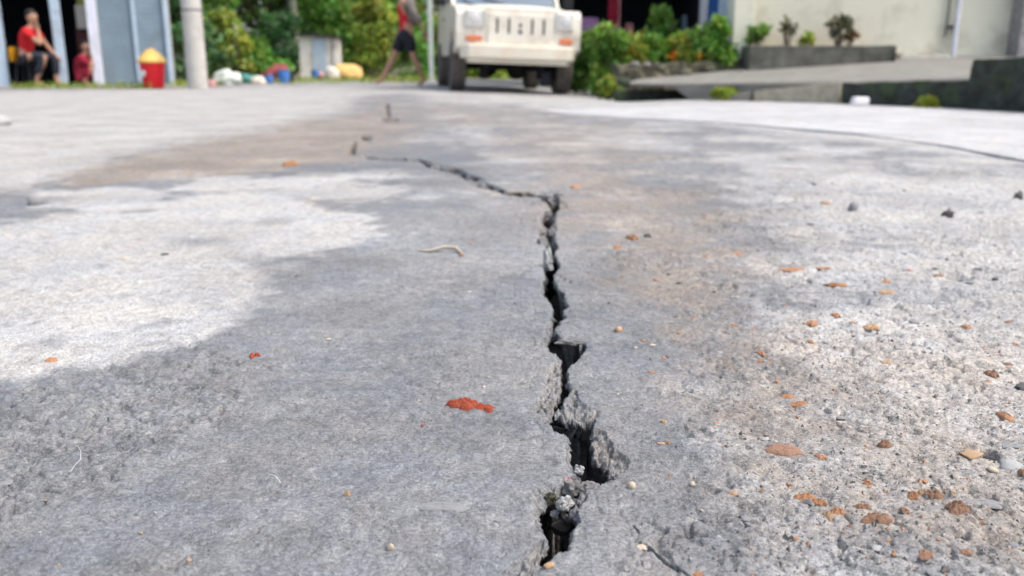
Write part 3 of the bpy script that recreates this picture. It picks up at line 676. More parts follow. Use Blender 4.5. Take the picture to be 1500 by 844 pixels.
def person(loc, label, J, face, skin='skin', hands=None, rz=0):
    """J: joint positions; builds one continuous body, returns the root"""
    t = empty('person', loc, label, 'person', rz)
    hc, mid, top, d, up, s = head_chains(J['neck'], face)
    pel, sp_, ch, nk = V3(*J['pelvis']), V3(*J['spine']), V3(*J['chest']), V3(*J['neck'])
    ch_ = [[(*pel, .135, .10), (*sp_, .12, .095), (*ch, .145, .10), (*nk, .055)]] + hc
    for q in 'lr':
        sh_, el, wr = V3(*J['sh' + q]), V3(*J['el' + q]), V3(*J['wr' + q])
        ch_.append([(*ch, .145, .10), (*sh_, .058), (*sh_.lerp(el, .5), .046), (*el, .040), (*el.lerp(wr, .45), .037), (*wr, .026, .022)])
        hd = J.get('hd' + q, wr - el); ch_ += hand_chains(wr, hd, J.get('hu' + q, (0, .3, 1)), J.get('cu' + q, .6))
        hp, kn, an, toe = V3(*J['hp' + q]), V3(*J['kn' + q]), V3(*J['an' + q]), V3(*J['toe' + q])
        ch_.append([(*pel, .135, .10), (*hp, .088), (*hp.lerp(kn, .55), .070), (*kn, .054), (*kn.lerp(an, .35), .054), (*an, .036), (*an.lerp(toe, .55), .036, .03), (*toe, .03, .02)])
    skin_obj('body', ch_, skin, t, 0, 1)
    hb = MB(); hb.ball(top - d * .015 + up * .004, .092, 8, (1, 1, .82)); hb.ball(mid - d * .045 + up * .015, .085, 8, (.95, .95, 1))
    hb.build('hair', 'hair', t)
    for q in (1, -1): MB().ball(mid + d * .083 + s * q * .031 + up * .008, .0105, 5).build('eye', 'hair', t)
    m_ = MB(); c = mid + d * .086 - up * .062; m_.tube([c - s * .024, c + d * .006, c + s * .024], [.005, .008, .005], 6); m_.build('mouth', 'maroon', t)
    return t
# walking person, going left
p = S(592, 126); wx, wy = D(597, 100, 16.3).x, 16.3
J = dict(pelvis=(0, 0, .93), spine=(-.01, 0, 1.1), chest=(-.03, 0, 1.30), neck=(-.05, 0, 1.48), shl=(-.04, .19, 1.40), ell=(.05, .24, 1.14), wrl=(-.06, .25, .93),
         shr=(-.04, -.19, 1.40), elr=(.10, -.25, 1.15), wrr=(.22, -.25, .92), hpl=(-.02, .10, .88), knl=(-.20, .11, .50), anl=(-.40, .11, .11), toel=(-.53, .11, .05),
         hpr=(0, -.10, .88), knr=(.08, -.10, .47), anr=(.26, -.10, .09), toer=(.14, -.10, .03))
walk = person((wx, wy, HZ(wx, wy)), 'person in red shirt, grey overshirt and black shorts walking left', J, (-1, -.05, -.05), rz=R(20)); walk.scale = (1.1, 1.15, 1.04)
skin_obj('red_shirt', [[(.01, -.01, .90, .152, .122), (0, -.01, .98, .152, .12), (-.01, 0, 1.1, .142, .115), (-.035, -.005, 1.30, .158, .118), (-.05, 0, 1.43, .085)]], 'cloth_red', walk)
skin_obj('overshirt', [[(.085, -.02, .97, .14, .10), (.08, -.02, 1.12, .14, .105), (.06, -.02, 1.31, .15, .105), (.03, -.02, 1.42, .08)],
                       [(.06, -.02, 1.31, .15, .105), (-.0, -.195, 1.39, .078), (.04, -.225, 1.25, .068), (.10, -.25, 1.15, .062), (.165, -.25, 1.03, .055)],
                       [(.06, -.02, 1.31, .15, .105), (-.0, .195, 1.39, .078), (.05, .24, 1.15, .06), (-.01, .245, 1.04, .055)]], 'cloth_grey', walk)
skin_obj('shorts', [[(0, 0, .98, .150, .118), (0, 0, .91, .155, .122), (-.02, .10, .86, .112), (-.17, .11, .56, .108)], [(0, 0, .91, .155, .122), (.0, -.10, .86, .112), (.06, -.10, .55, .108)]], 'cloth_black', walk)
# seated person in red, facing right
bx_, by_ = D(40, 100, 15.75).x, 15.75
st_ = empty('stool', (bx_ - .03, by_, .006), 'dark stool with a small yellow backrest under the seated person in red', 'stool'); M['yellow'] = pmat('yellow_plastic', (0.62, 0.30, 0.02), 0.45, 0.1, 5)
MB().lathe([(.001, .44), (.17, .44), (.18, .42), (.17, .40), (.001, .40)], 18).build('seat', 'cloth_black', st_)
for a in range(4):
    c_, s_ = math.cos(a * math.pi / 2 + .78), math.sin(a * math.pi / 2 + .78); MB().tube([(.13 * c_, .13 * s_, .41), (.19 * c_, .19 * s_, 0)], .018, 6).build('leg', 'cloth_black', st_)
MB().box(-.19, -.165, -.12, .12, .44, .68).build('backrest', 'yellow', st_, .01)
J = dict(pelvis=(0, 0, .53), spine=(.03, 0, .70), chest=(.10, 0, .88), neck=(.18, 0, 1.03), shl=(.12, .19, .96), ell=(.30, .22, .68), wrl=(.44, .16, .54),
         shr=(.12, -.19, .96), elr=(.37, -.15, .72), wrr=(.30, -.06, .97), hdr=(-.12, .12, 1), hdl=(.6, 0, -.5), hpl=(.02, .10, .50), knl=(.44, .16, .52), anl=(.40, .15, .10), toel=(.54, .15, .05),
         hpr=(.02, -.10, .50), knr=(.40, -.12, .53), anr=(.18, -.12, .10), toer=(.32, -.12, .05))
sit = person((bx_, by_, .008), 'person in red shirt and dark trousers sitting with a hand raised to the face', J, (.85, -.4, -.1))
skin_obj('red_shirt', [[(0, 0, .50, .155, .122), (.03, 0, .70, .145, .118), (.10, 0, .87, .158, .12), (.16, 0, .97, .085)], [(.10, 0, .87, .158, .12), (.13, .195, .94, .08), (.22, .21, .80, .072)],
                       [(.10, 0, .87, .158, .12), (.14, -.195, .94, .08), (.27, -.17, .82, .072)]], 'cloth_red', sit)
skin_obj('trousers', [[(0, 0, .56, .145, .118), (0, 0, .50, .152, .122), (.05, .10, .50, .108), (.43, .16, .53, .078), (.41, .15, .20, .066)], [(0, 0, .50, .152, .122), (.05, -.10, .50, .108), (.39, -.12, .54, .078), (.21, -.12, .20, .066)]], 'cloth_denim', sit)
# crouching person in dark red
cx_, cy_ = D(122, 100, 16.2).x, 16.2
J = dict(pelvis=(-.06, 0, .22), spine=(-.05, 0, .37), chest=(.03, 0, .52), neck=(.10, 0, .65), shl=(.04, .18, .58), ell=(.24, .14, .42), wrl=(.22, .05, .54),
         shr=(.04, -.18, .58), elr=(.25, -.14, .40), wrr=(.21, -.07, .53), hdr=(-.15, .1, 1), hdl=(-.15, 0, 1), hpl=(-.02, .10, .22), knl=(.26, .15, .40), anl=(.10, .14, .08), toel=(.25, .15, .04),
         hpr=(-.02, -.10, .22), knr=(.24, -.16, .38), anr=(.04, -.15, .08), toer=(.19, -.16, .04))
cr_ = person((cx_, cy_, .008), 'person in dark red clothes crouching by the white door post, hands at the mouth', J, (.7, -.7, -.15)); cr_.scale = (.95, .95, .88)
skin_obj('dark_red_shirt', [[(-.07, 0, .20, .155, .125), (-.05, 0, .37, .145, .12), (.03, 0, .51, .155, .12), (.08, 0, .60, .085)], [(.03, 0, .51, .155, .12), (.05, .185, .57, .082), (.19, .15, .45, .074)],
                            [(.03, 0, .51, .155, .12), (.05, -.185, .57, .082), (.2, -.15, .43, .074)]], 'cloth_maroon', cr_)
skin_obj('dark_red_trousers', [[(-.06, 0, .25, .145, .12), (-.05, 0, .21, .15, .125), (0, .10, .23, .11), (.25, .15, .40, .085), (.12, .14, .16, .07)], [(-.05, 0, .21, .15, .125), (0, -.10, .23, .11), (.235, -.16, .38, .085), (.07, -.15, .16, .07)]], 'cloth_maroon', cr_)

# ------------------------------------------------------------------ street furniture and rubbish on the left
M['bin_red'] = pmat('red_bin_plastic', (0.62, 0.010, 0.020), 0.4, 0.12, 6); M['bin_yellow'] = pmat('yellow_bin_lid', (0.78, 0.50, 0.13), 0.5, 0.12, 6); M['white'] = pmat('white_mark', (0.78, 0.76, 0.76), 0.6, 0.08, 6)
q = G(226, 128.5); bn = empty('litter_bin', (q.x, q.y, HZ(q.x, q.y)), 'red litter bin with pointed yellow lid in front of the blue shutter', 'bin')
bn.location = (D(226, 128, 15.4).x, 15.4, 0)
MB().lathe([(.001, 0), (.155, 0), (.165, .03), (.21, .42), (.215, .45), (.19, .45), (.001, .44)], 24).build('bucket', 'bin_red', bn)
ld = MB().lathe([(.232, .43), (.236, .455), (.215, .49), (.12, .595), (.045, .655), (.001, .665)], 24); ld.build('lid', 'bin_yellow', bn)
mk = MB().lathe([(.001, -.012), (.062, -.012), (.062, .0), (.001, .0)], 16, 'Y').build('round_mark', 'white', bn); mk.location = (-.105, -.155, .25); mk.rotation_euler = (R(-6), 0, R(-34))
pl = empty('utility_pole', (D(290, 128, 15.2).x, 15.2, 0), 'thick round pale concrete utility pole', 'pole'); M['pole'] = pmat('pole_concrete', (0.47, 0.45, 0.415), 0.85, 0.12, 4, 0.002, 50, (0.25, 0.22, 0.19), 0.5, 3)
MB().tube([(0, 0, -.3), (0, 0, 2.5), (0, 0, 8)], [.168, .155, .12], 24).build('shaft', 'pole', pl)
MB().lathe([(.162, 1.25), (.1665, 1.255), (.1665, 1.285), (.161, 1.29)], 24).build('metal_band', 'roof', pl)
q = D(346, 86, 24); tag(MB().tube([(0, 0, -.4), (.01, 0, .9)], [.075, .07], 10).build('wooden_post', 'pole', None, loc=(q.x, 24, q.z)), 'short pale thin post among the bushes right of the pole', 'post')
sd_ = empty('shed', (D(470, 115, 26).x, 26, 0), 'small whitewashed shed with a dark sloping roof', 'shed', rz=R(6))
M['shed_white'] = pmat('shed_whitewash', (0.74, 0.69, 0.62), 0.85, 0.12, 4, 0.004, 20, (0.3, 0.26, 0.2), 0.5, 3); M['shed_door'] = pmat('shed_grey_door', (0.42, 0.50, 0.57), 0.7, 0.12, 4); M['black'] = pmat('black_sheet', (0.02, 0.02, 0.022), 0.7, 0.3, 5)
MB().prism([(-.56, 0), (.56, 0), (.56, 1.14), (-.56, 1.2)], 0, 1.0).build('wall', 'shed_white', sd_)
MB().box(-.2, .2, -.035, -.003, .05, 1.12).build('door', 'shed_door', sd_, .006)
MB().box(.35, .38, -.03, -.003, 0, 1.13).build('corner_post', 'roof', sd_)
MB().prism([(-.66, 1.21), (.66, 1.145), (.66, 1.19), (-.66, 1.26)], -.16, 1.1).build('roof', 'black', sd_, .005)
M['sand'] = pmat('yellow_sand', (0.60, 0.40, 0.15), 0.95, 0.2, 3, 0.01, 14); M['bag'] = pmat('pale_sack', (0.62, 0.56, 0.48), 0.8, 0.15, 5, 0.01, 12); M['blue'] = pmat('blue_plastic', (0.05, 0.17, 0.46), 0.45, 0.15, 5)
M['teal'] = pmat('teal_plastic', (0.06, 0.22, 0.20), 0.6, 0.25, 5); M['rag'] = pmat('pale_rag', (0.58, 0.62, 0.56), 0.9, 0.15, 5, 0.008, 14); M['rust'] = pmat('rusty_red', (0.22, 0.055, 0.05), 0.85, 0.35, 5, 0.01, 18); M['pink'] = pmat('pink_cloth', (0.5, 0.25, 0.25), 0.9, 0.15, 6)
pp = D(632, 120, 21); tag(MB().box(-.05, .05, -.05, .05, -.05, 1.95).build('pale_post', 'rag', None, .015, loc=(pp.x, 21, 0)), 'pale greenish white post between the walking person and the jeep', 'post')
def rub(name, px, py, d, wx_, hz_, mat, label, cat, seed, dep=None, rough=.3, sub=3, z=0):
    q = D(px, py, d); me = lump_mesh(name, seed, sub, rough=rough, flat=.45); o = put(name, me, mat, (q.x, d, z - .01), (wx_, dep or wx_ * .8, hz_ / 0.72), seed)
    o.rotation_euler.z = (seed % 5 - 2) * .12; return tag(o, label, cat)
rub('sand_heap', 509, 118, 24.6, 0.86, .44, 'sand', 'heap of yellow sand right of the small shed', 'sand heap', 3, .8, .16)
rub('sack', 487, 118, 24.0, .34, .36, 'bag', 'pale sack leaning on the left of the yellow sand heap', 'sack', 4)
rub('rag_heap', 332, 125, 18.0, .52, .30, 'rag', 'crumpled whitish sheet lying right of the utility pole', 'sheet', 6, .5, .45)
rub('red_bag', 310, 126, 16.6, .17, .13, 'pink', 'small reddish bag at the foot of the utility pole', 'bag', 8)
rub('scrap_heap', 404, 120, 21.0, .62, .36, 'rust', 'rusty red scrap heap left of the small shed', 'scrap', 9, .5, .5)
rub('teal_sack', 362, 124, 19.5, .55, .2, 'teal', 'dark teal sack between the whitish sheet and the scrap heap', 'sack', 11, .4, .4)
rub('grey_bag', 378, 124, 19.0, .3, .17, 'bag', 'grey-white bag right of the dark teal sack', 'bag', 12)
rub('dark_sack', 425, 122, 20.4, .22, .26, 'black', 'dark sack right of the round blue bucket', 'sack', 13)
def drum(px, py, d, r, h, mat, label, cat, name):
    q = D(px, py, d); t = empty(name, (q.x, d, 0), label, cat)
    MB().lathe([(.001, 0), (r * .92, 0), (r, h * .1), (r, h * .9), (r * .94, h)], 18).build('body', mat, t); MB().lathe([(r * .95, h), (r * 1.03, h), (r * 1.03, h * 1.06), (r * .9, h * 1.06), (.001, h * 1.05)], 18).build('lid', mat, t)
drum(416, 124, 20.0, .13, .27, 'blue', 'blue plastic bucket in front of the rusty scrap heap', 'bucket', 'bucket')
drum(394, 124, 19.6, .10, .17, 'blue', 'smaller blue plastic tub left of the round bucket', 'tub', 'tub')
drum(462, 116, 25.4, .105, .24, 'blue', 'blue drum at the foot of the small shed', 'drum', 'drum')
rub('pink_bag', 471, 116, 25.3, .17, .2, 'pink', 'pinkish bag right of the blue drum', 'bag', 15); rub('dark_blue_bag', 478, 116, 25.2, .12, .17, 'blue', 'dark blue bag between the pinkish bag and the sack', 'bag', 16)
q = D(436, 122, 21.5); o = MB().tube([(-.12, 0, .02), (.14, .05, .30)], .025, 6).build('stick', 'straw', None, loc=(q.x, 21.5, 0)); tag(o, 'pale wooden stick leaning beside the dark sack', 'stick')
def grass(name, boxes, label, seed, h=.12):
    rng = np.random.default_rng(seed); V = []; F = []; cl = []
    for (xa, xb, ya, yb, n) in boxes:
        for _ in range(n):
            x_, y_ = rng.uniform(xa, xb), rng.uniform(ya, yb); z_ = float(macro(x_, y_)) - .01; hh = h * rng.uniform(.4, 1.2); a = rng.uniform(0, 6.28); b = rng.uniform(.2, .9) * hh; k = len(V); wdt = .006 + .02 * hh
            dx_, dy_ = math.cos(a), math.sin(a)
            V += [(x_ - dy_ * wdt, y_ + dx_ * wdt, z_), (x_ + dy_ * wdt, y_ - dx_ * wdt, z_), (x_ + dx_ * b * .4, y_ + dy_ * b * .4, z_ + hh * .7), (x_ + dx_ * b, y_ + dy_ * b, z_ + hh)]
            F += [(k, k + 1, k + 2), (k, k + 2, k + 3)]; t_ = rng.uniform(.6, 1.5); cl += [(t_ * rng.uniform(.8, 1.3), t_, t_ * .8, 1)] * 4
    me = bpy.data.meshes.new(name); me.from_pydata(V, [], F); ca = me.color_attributes.new('leaf', 'FLOAT_COLOR', 'POINT'); ca.data.foreach_set('color', np.array(cl, np.float32).ravel()); me.materials.append(M['leaf_lime'])
    return tag(link(name, me), label, kind='stuff')
grass('grass', [(-9.6, -8.6, 13.6, 14.6, 900), (-8.5, -6.0, 15.1, 15.5, 400), (-5.5, -2.0, 19, 25, 900), (-7, -5.6, 16, 19, 500), (-3, 0.5, 25, 31, 900)], 'short grass along the far edge of the road', 21)
o = put('stone', lump_mesh('stone', 31, 3, rough=.2), 'pale_stone', S(-4, 184), (.17, .14, .11)); tag(o, 'whitish stone on the road at the left edge of the picture', 'stone')
#__PART3__

# ------------------------------------------------------------------ the white jeep
def car_paint(name, col, dirt, amt):
    return pmat(name, col, 0.42, 0.06, 2.0, 0.0, None, dirt, amt, 3.5, 0.0, 0.4, 0.25)
M['jeep_white'] = car_paint('jeep_white_paint', (0.70, 0.655, 0.56), (0.46, 0.39, 0.29), 0.65)
M['jeep_bumper'] = car_paint('jeep_bumper_paint', (0.66, 0.61, 0.50), (0.55, 0.32, 0.22), 0.4)
M['rubber'] = pmat('dusty_rubber', (0.13, 0.112, 0.10), 0.9, 0.35, 10); M['under'] = pmat('dark_underbody', (0.012, 0.012, 0.014), 0.8, 0.3, 8)
M['rim'] = pmat('dark_steel_rim', (0.05, 0.05, 0.055), 0.6, 0.3, 8, metal=0.5); M['chrome'] = pmat('bright_trim', (0.75, 0.75, 0.75), 0.2, 0.05, 4, metal=0.9)
M['indicator'] = pmat('orange_indicator', (0.62, 0.17, 0.07), 0.35, 0.1, 20); M['tail_red'] = pmat('red_tail_lamp', (0.5, 0.02, 0.02), 0.3, 0.1, 20)
def glassy(name, col, rough=0.08):
    m, t, ns, b = newmat(name); b.inputs['Base Color'].default_value = (*col, 1); b.inputs['Roughness'].default_value = rough; b.inputs['Specular IOR Level'].default_value = 0.8; return m
M['glass_dark'] = glassy('tinted_glass', (0.05, 0.10, 0.15)); M['lamp_glass'] = glassy('lamp_glass', (0.56, 0.55, 0.53), 0.3)
jy = 12.45; jx = D(757, 100, jy).x
jeep = empty('jeep', (jx, jy, float(macro(jx, jy))), 'dusty white jeep facing the camera on the road', 'jeep', rz=R(8.5))
jeep.rotation_euler.y = R(2.1)
def arch_profile():
    p = [(0.02, .60), (0.0, .80), (0.02, 1.05), (.09, 1.13), (.8, 1.18), (1.42, 1.22), (1.42, .50), (1.20, .50)]
    for k in range(0, 9):
        a = math.pi * k / 8; p.append((.77 + .43 * math.cos(a), .52 + .36 * math.sin(a)))
    return p + [(.30, .52), (.10, .56)]
for s in (-1, 1):
    a, b = sorted((s * .60, s * .865)); MB().prism(arch_profile(), a, b, 'YZ').build('fender', 'jeep_white', jeep, .035)
nose = MB().prism([(-.62, .60), (.62, .60), (.62, 1.10), (.58, 1.15), (-.58, 1.15), (-.62, 1.10)], -.012, .10).build('nose', 'jeep_white', jeep, .02)
gr = MB().prism([(-.44, .655), (.46, .655), (.45, 1.06), (-.43, 1.06)], -.035, .0).build('grille', 'jeep_white', jeep, .012)
for xx, zt in ((-.305, 1.0), (-.145, 1.0), (.175, 1.0), (.335, 1.0)):
    MB().box(xx - .016, xx + .016, -.0385, -.0, .80, zt).build('slot', 'under', gr, .004)
MB().prism([(-.012, .925), (.012, .865), (.036, .925), (.012, .945)], -.040, -.0).build('emblem', 'rim', gr)
MB().box(-.015, .039, -.0385, 0, .80, .85).build('slot', 'under', gr, .004)
for s in (-1, 1):
    a, b = (-.745, -.49) if s < 0 else (.52, .765)
    hl = MB().box(a, b, -.03, .05, .855, 1.105).build('headlight', 'jeep_white', jeep, .02)
    MB().box(a + .022, b - .022, -.040, -.0, .878, 1.083).build('lens', 'lamp_glass', hl, .012)
    MB().lathe([(.001, -.045), (.06, -.0445), (.075, -.041), (.075, -.03)], 18, 'Y', ((a + b) / 2, 0, .98)).build('bulb_ring', 'lamp_glass', hl)
    e = b if s < 0 else a; MB().box(e - .012 + s * -.0, e + .022, -.045, .0, .87, 1.09).build('bezel', 'chrome', hl, .006)
    a2, b2 = (-.72, -.505) if s < 0 else (.565, .75); MB().box(a2, b2, -.028, .03, .69, .755).build('indicator', 'indicator', jeep, .008)
bp = MB().prism([(-.80, .02), (-.70, -.085), (-.3, -.115), (.3, -.115), (.70, -.085), (.80, .02), (.80, .10), (-.80, .10)], .455, .655, 'XY').build('bumper', 'jeep_bumper', jeep, .03)
MB().prism([(-.72, .0), (-.66, -.06), (.66, -.06), (.72, .0)], .40, .456, 'XY').build('valance', 'jeep_bumper', bp, .012)
hd = MB(); nx, ny = 12, 6; vs = []; fs = []
for j in range(ny + 1):
    for i in range(nx + 1):
        u = -1 + 2 * i / nx; v = j / ny; vs.append((u * .615, .03 + v * 1.36, 1.145 + .085 * v + .035 * (1 - abs(u) ** 3) * min(1, v * 4 + .25) - (0.03 if j == 0 else 0)))
for j in range(ny):
    for i in range(nx): k = j * (nx + 1) + i; fs.append((k, k + 1, k + nx + 2, k + nx + 1))
hd.add(vs, fs, True); hd.build('bonnet', 'jeep_white', jeep)
cab = MB().box(-.83, .83, 1.42, 4.15, .50, 1.24).build('body', 'jeep_white', jeep, .03)
MB().box(-.81, .81, 1.85, 4.12, 1.80, 1.90).build('roof', 'jeep_white', jeep, .03)
for s in (-1, 1):
    MB().tube([(s * .80, 1.42, 1.23), (s * .74, 1.86, 1.84)], .035, 8).build('windscreen_pillar', 'jeep_white', jeep)
    for yy in (2.75, 4.06): MB().box(s * .77 - .04, s * .77 + .04, yy, yy + .08, 1.235, 1.82).build('pillar', 'jeep_white', jeep, .01)
    MB().box(s * .77 - .008, s * .77 + .008, 1.75, 4.05, 1.24, 1.80).build('side_window', 'glass_dark', jeep)
    dr = MB().box(s * .831, s * .842, 1.5, 2.6, .56, 1.22).build('door', 'jeep_white', jeep, .006); MB().box(s * .842, s * .862, 2.38, 2.52, 1.05, 1.08).build('handle', 'under', dr)
    mr = MB().box(s * .97 - .08, s * .97 + .08, 1.46, 1.53, 1.22, 1.46).build('wing_mirror', 'under', jeep, .02); MB().tube([(s * .82, 1.5, 1.28), (s * .93, 1.49, 1.3)], .015, 6).build('arm', 'under', mr)
    MB().box(s * .78 - .06, s * .78 + .06, 4.15, 4.18, .78, 1.05).build('tail_lamp', 'tail_red', jeep, .01)
    MB().box(s * .70 - .13, s * .70 + .13, 1.20, 1.23, .30, .62).build('mud_flap', 'under', jeep)
ws = MB().add([(-.76, 1.43, 1.235), (.76, 1.43, 1.235), (.70, 1.85, 1.81), (-.70, 1.85, 1.81)], [(0, 1, 2, 3)]).build('windscreen', 'glass_dark', jeep)
MB().tube([(.1, 1.42, 1.25), (-.35, 1.50, 1.36)], .009, 5).tube([(-.5, 1.42, 1.25), (-.9 + .25, 1.48, 1.32)], .009, 5).build('wiper', 'under', ws)
MB().box(-.78, .78, 1.40, 1.47, 1.20, 1.25).build('scuttle', 'jeep_white', jeep, .015)
def wheel(x_, y_, steer):
    prof = [(.20, -.10), (.33, -.105), (.355, -.08)]
    t = bpy.data.objects.new('wheel', None); COL.objects.link(t); t.parent = jeep; t.location = (x_, y_, .365); t.rotation_euler.z = steer
    mb = MB(); n = 36; pr = [(.20, -.100), (.315, -.112), (.352, -.098), (.366, -.075), (.366, -.044), (.352, -.041), (.352, -.031), (.366, -.028), (.366, .028), (.352, .031), (.352, .041), (.366, .044), (.366, .075), (.352, .098), (.315, .112), (.20, .100)]
    mb.lathe(pr, n, 'X')
    me = mb; ty = me.build('tyre', 'rubber', t)
    for i, v in enumerate(ty.data.vertices):
        k = i % n; ringi = i // n
        if ringi in (3, 4, 11, 12) and k % 2: v.co.y *= .975; v.co.z *= .975
    MB().lathe([(.205, -.09), (.19, -.06), (.12, -.055), (.10, -.085), (.05, -.09), (.001, -.09)], 20, 'X').lathe([(.205, .09), (.19, .06), (.12, .055), (.10, .085), (.05, .09), (.001, .09)], 20, 'X').build('rim', 'rim', t)
for s in (-1, 1): wheel(s * .765, .77, R(-1)); wheel(s * .76, 3.35, 0)
MB().tube([(-.72, .77, .365), (.72, .77, .365)], .055, 10).ball((.10, .77, .33), .15, 8, (1, .9, 1)).build('front_axle', 'under', jeep)
MB().tube([(-.72, 3.35, .365), (.72, 3.35, .365)], .06, 10).ball((0, 3.35, .35), .17, 8).build('rear_axle', 'under', jeep)
MB().box(-.58, .58, .12, 1.4, .47, .80).box(-.40, -.32, .1, 4.0, .36, .47).box(.32, .40, .1, 4.0, .36, .47).box(-.5, .5, 1.6, 3.8, .42, .52).build('chassis', 'under', jeep)
MB().tube([(.10, .95, .33), (.05, 2.0, .36), (0, 3.3, .35)], .04, 8).build('drive_shaft', 'under', jeep)
MB().box(-.46, -.34, .5, .66, .18, .42).build('shock_mount', 'under', jeep, .02); MB().box(.36, .44, .5, .62, .2, .4).build('shock_mount', 'under', jeep, .02)

# ------------------------------------------------------------------ right side: driveway, walls, house
M['drive'] = pmat('driveway_concrete', (0.19, 0.182, 0.162), 0.9, 0.22, 5, 0.004, 40, (0.13, 0.125, 0.10), 0.6, 1.6)
M['moss_dark'] = pmat('mossy_dark_stone', (0.040, 0.045, 0.038), 0.95, 0.6, 9, 0.012, 25, (0.05, 0.085, 0.02), 0.8, 4)
M['kerb'] = pmat('beige_kerb', (0.40, 0.36, 0.27), 0.9, 0.22, 9, 0.004, 35, (0.17, 0.16, 0.12), 0.7, 4)
M['kerb_top'] = pmat('pale_kerb_top', (0.52, 0.50, 0.43), 0.9, 0.15, 9)
M['cream'] = pmat('cream_wall_paint', (0.66, 0.645, 0.52), 0.8, 0.07, 1.2, 0.002, 25, (0.33, 0.31, 0.24), 0.6, 1.7)
M['pebbledash'] = pmat('grey_pebbledash', (0.28, 0.27, 0.27), 0.95, 0.5, 22, 0.012, 45)
M['planter'] = pmat('planter_concrete', (0.12, 0.117, 0.10), 0.95, 0.5, 5, 0.006, 30, (0.022, 0.024, 0.020), 1.0, 1.6)
M['soil'] = pmat('orange_soil', (0.32, 0.20, 0.09), 0.95, 0.35, 6, 0.01, 20); M['blue_panel'] = pmat('blue_panel', (0.012, 0.10, 0.36), 0.5, 0.15, 4)
M['bank'] = pmat('earth_bank', (0.12, 0.11, 0.075), 0.95, 0.5, 5, 0.02, 14, (0.05, 0.06, 0.03), 0.8, 2.5)
yA, yB, yC = G(1231, 153).y, G(1419, 161.5).y, G(1620, 172).y
fr_ = [D(922, 121, 10.8), D(985, 123, 10.55), D(1045, 124, 10.3), D(1231, 121, yA + .25), D(1419, 117, yB + .26), D(1620, 112, yC + .45), D(2100, 96, yC + .3)]
bk_ = [D(935, 117, 11.6), D(1000, 111, 12.3), D(1110, 98, 13.0), D(1310, 84.5, 13.05), D(1470, 83, 13.05), D(1750, 80, 13.05), D(2100, 76, 13.05)]
vs = []; fs = []; n = 12; th = .03
for f, b in zip(fr_, bk_):
    vs.append((f.x, f.y, f.z - (th if f.x < 2.1 else .35)))
    for k in range(n + 1):
        q = f.lerp(b, k / n); vs.append((q.x, q.y, q.z + .012 * math.sin(k * 1.3 + f.x * 3)))
for i in range(len(fr_) - 1):
    for k in range(n + 1): a = i * (n + 2) + k; fs.append((a, a + n + 2, a + n + 3, a + 1))
dv = MB().add(vs, fs).build('driveway', 'drive', None, 0, True); dv['kind'] = 'structure'
for i in range(len(fs)):
    if i % (n + 1) == 0: dv.data.polygons[i].use_smooth = False
tag(MB().prism([(D(900, 130, 11.2).x, -.1), (D(1100, 130, 10.9).x, -.1), (D(1100, 130, 10.9).x, .09), (D(900, 130, 11.2).x, .09)], 11.0, 11.2).build('culvert_wall', 'moss_dark', None, .01), 'wall with shade put into its dark colour under the front edge of the driveway', 'wall')  # dark mossy stone colour also puts in the shade of the hollow
def wall_run(name, a, b, za, zb, thick, mat, label, cat, seed, amp=.02, base=-.12, nseg=40, nz=8):
    """a rough wall from a to b with a bumpy front, top and back"""
    a, b = Vector((a.x, a.y, 0)), Vector((b.x, b.y, 0)); d = (b - a); L = d.length; d.normalize(); nrm = Vector((d.y, -d.x, 0)); nrm = nrm if nrm.y < 0 else -nrm
    prof = [(0, k / nz) for k in range(nz + 1)] + [(k / 5, 1) for k in range(1, 6)] + [(1, 1 - k / 3) for k in range(1, 4)]
    vs = []; fs = []; m = len(prof)
    for i in range(nseg + 1):
        u = i / nseg; zt = za + (zb - za) * u
        for (w_, v_) in prof:
            p = a + d * L * u - nrm * (w_ * thick); z_ = base + (zt - base) * v_
            nn = mnoise.fractal(Vector((p.x * 4 + seed, p.y * 4 + w_, z_ * 4)), .8, 2, 4); n2 = mnoise.fractal(Vector((p.x * 5 + seed * 2, 7 + w_, z_ * 5)), .8, 2, 4)
            p = p + nrm * amp * nn; vs.append((p.x, p.y, z_ + amp * .7 * n2 * (v_ > .5)))
    for i in range(nseg):
        for k in range(m - 1): q = i * m + k; fs.append((q, q + m, q + m + 1, q + 1))
    fs += [tuple(range(m)), tuple(range(nseg * m, nseg * m + m))[::-1]]
    o = MB().add(vs, fs).build(name, mat, None); return tag(o, label, cat)
wall_run('kerb_wall', G(1104, 148.5), G(1229, 152.5), D(1104, 133, G(1104, 148).y).z, D(1229, 121, G(1229, 152).y).z, .12, 'kerb', 'low beige concrete kerb wall along the foot of the driveway', 'wall', 3, .012)
wall_run('retaining_wall', G(1231, 153), G(1419, 161.5), D(1231, 122, G(1231, 153).y).z, D(1419, 118, G(1419, 161).y).z, .3, 'moss_dark', 'long low blackened mossy stone wall right of the beige kerb wall', 'wall', 8, .03)
wall_run('mossy_block', G(1414, 162), G(1620, 172), D(1414, 88, G(1414, 162).y).z, D(1620, 78, G(1620, 170).y).z, .5, 'moss_dark', 'taller dark mossy stone block at the right edge of the picture', 'stone block', 12, .05)
t = wall_run('kerb_end', G(1036, 148), G(1100, 148.3), .02, D(1100, 134, G(1100, 148).y).z, .2, 'drive', 'sloping grey end of the kerb beside the weeds', 'kerb', 15, .012)
for i, (px, py, s_) in enumerate(((1086, 146, .10), (1099, 147, .14))):
    p = S(px, py); tag(put('rubble_stone', lump_mesh('rubble_stone', 60 + i, 2, rough=.35), 'dark_stone', (p.x, p.y - .12, 0), (s_, s_, s_ * .9)), ('small dark rubble stone at the left end of the kerb wall', 'larger dark rubble stone touching the kerb wall')[i], 'stone')
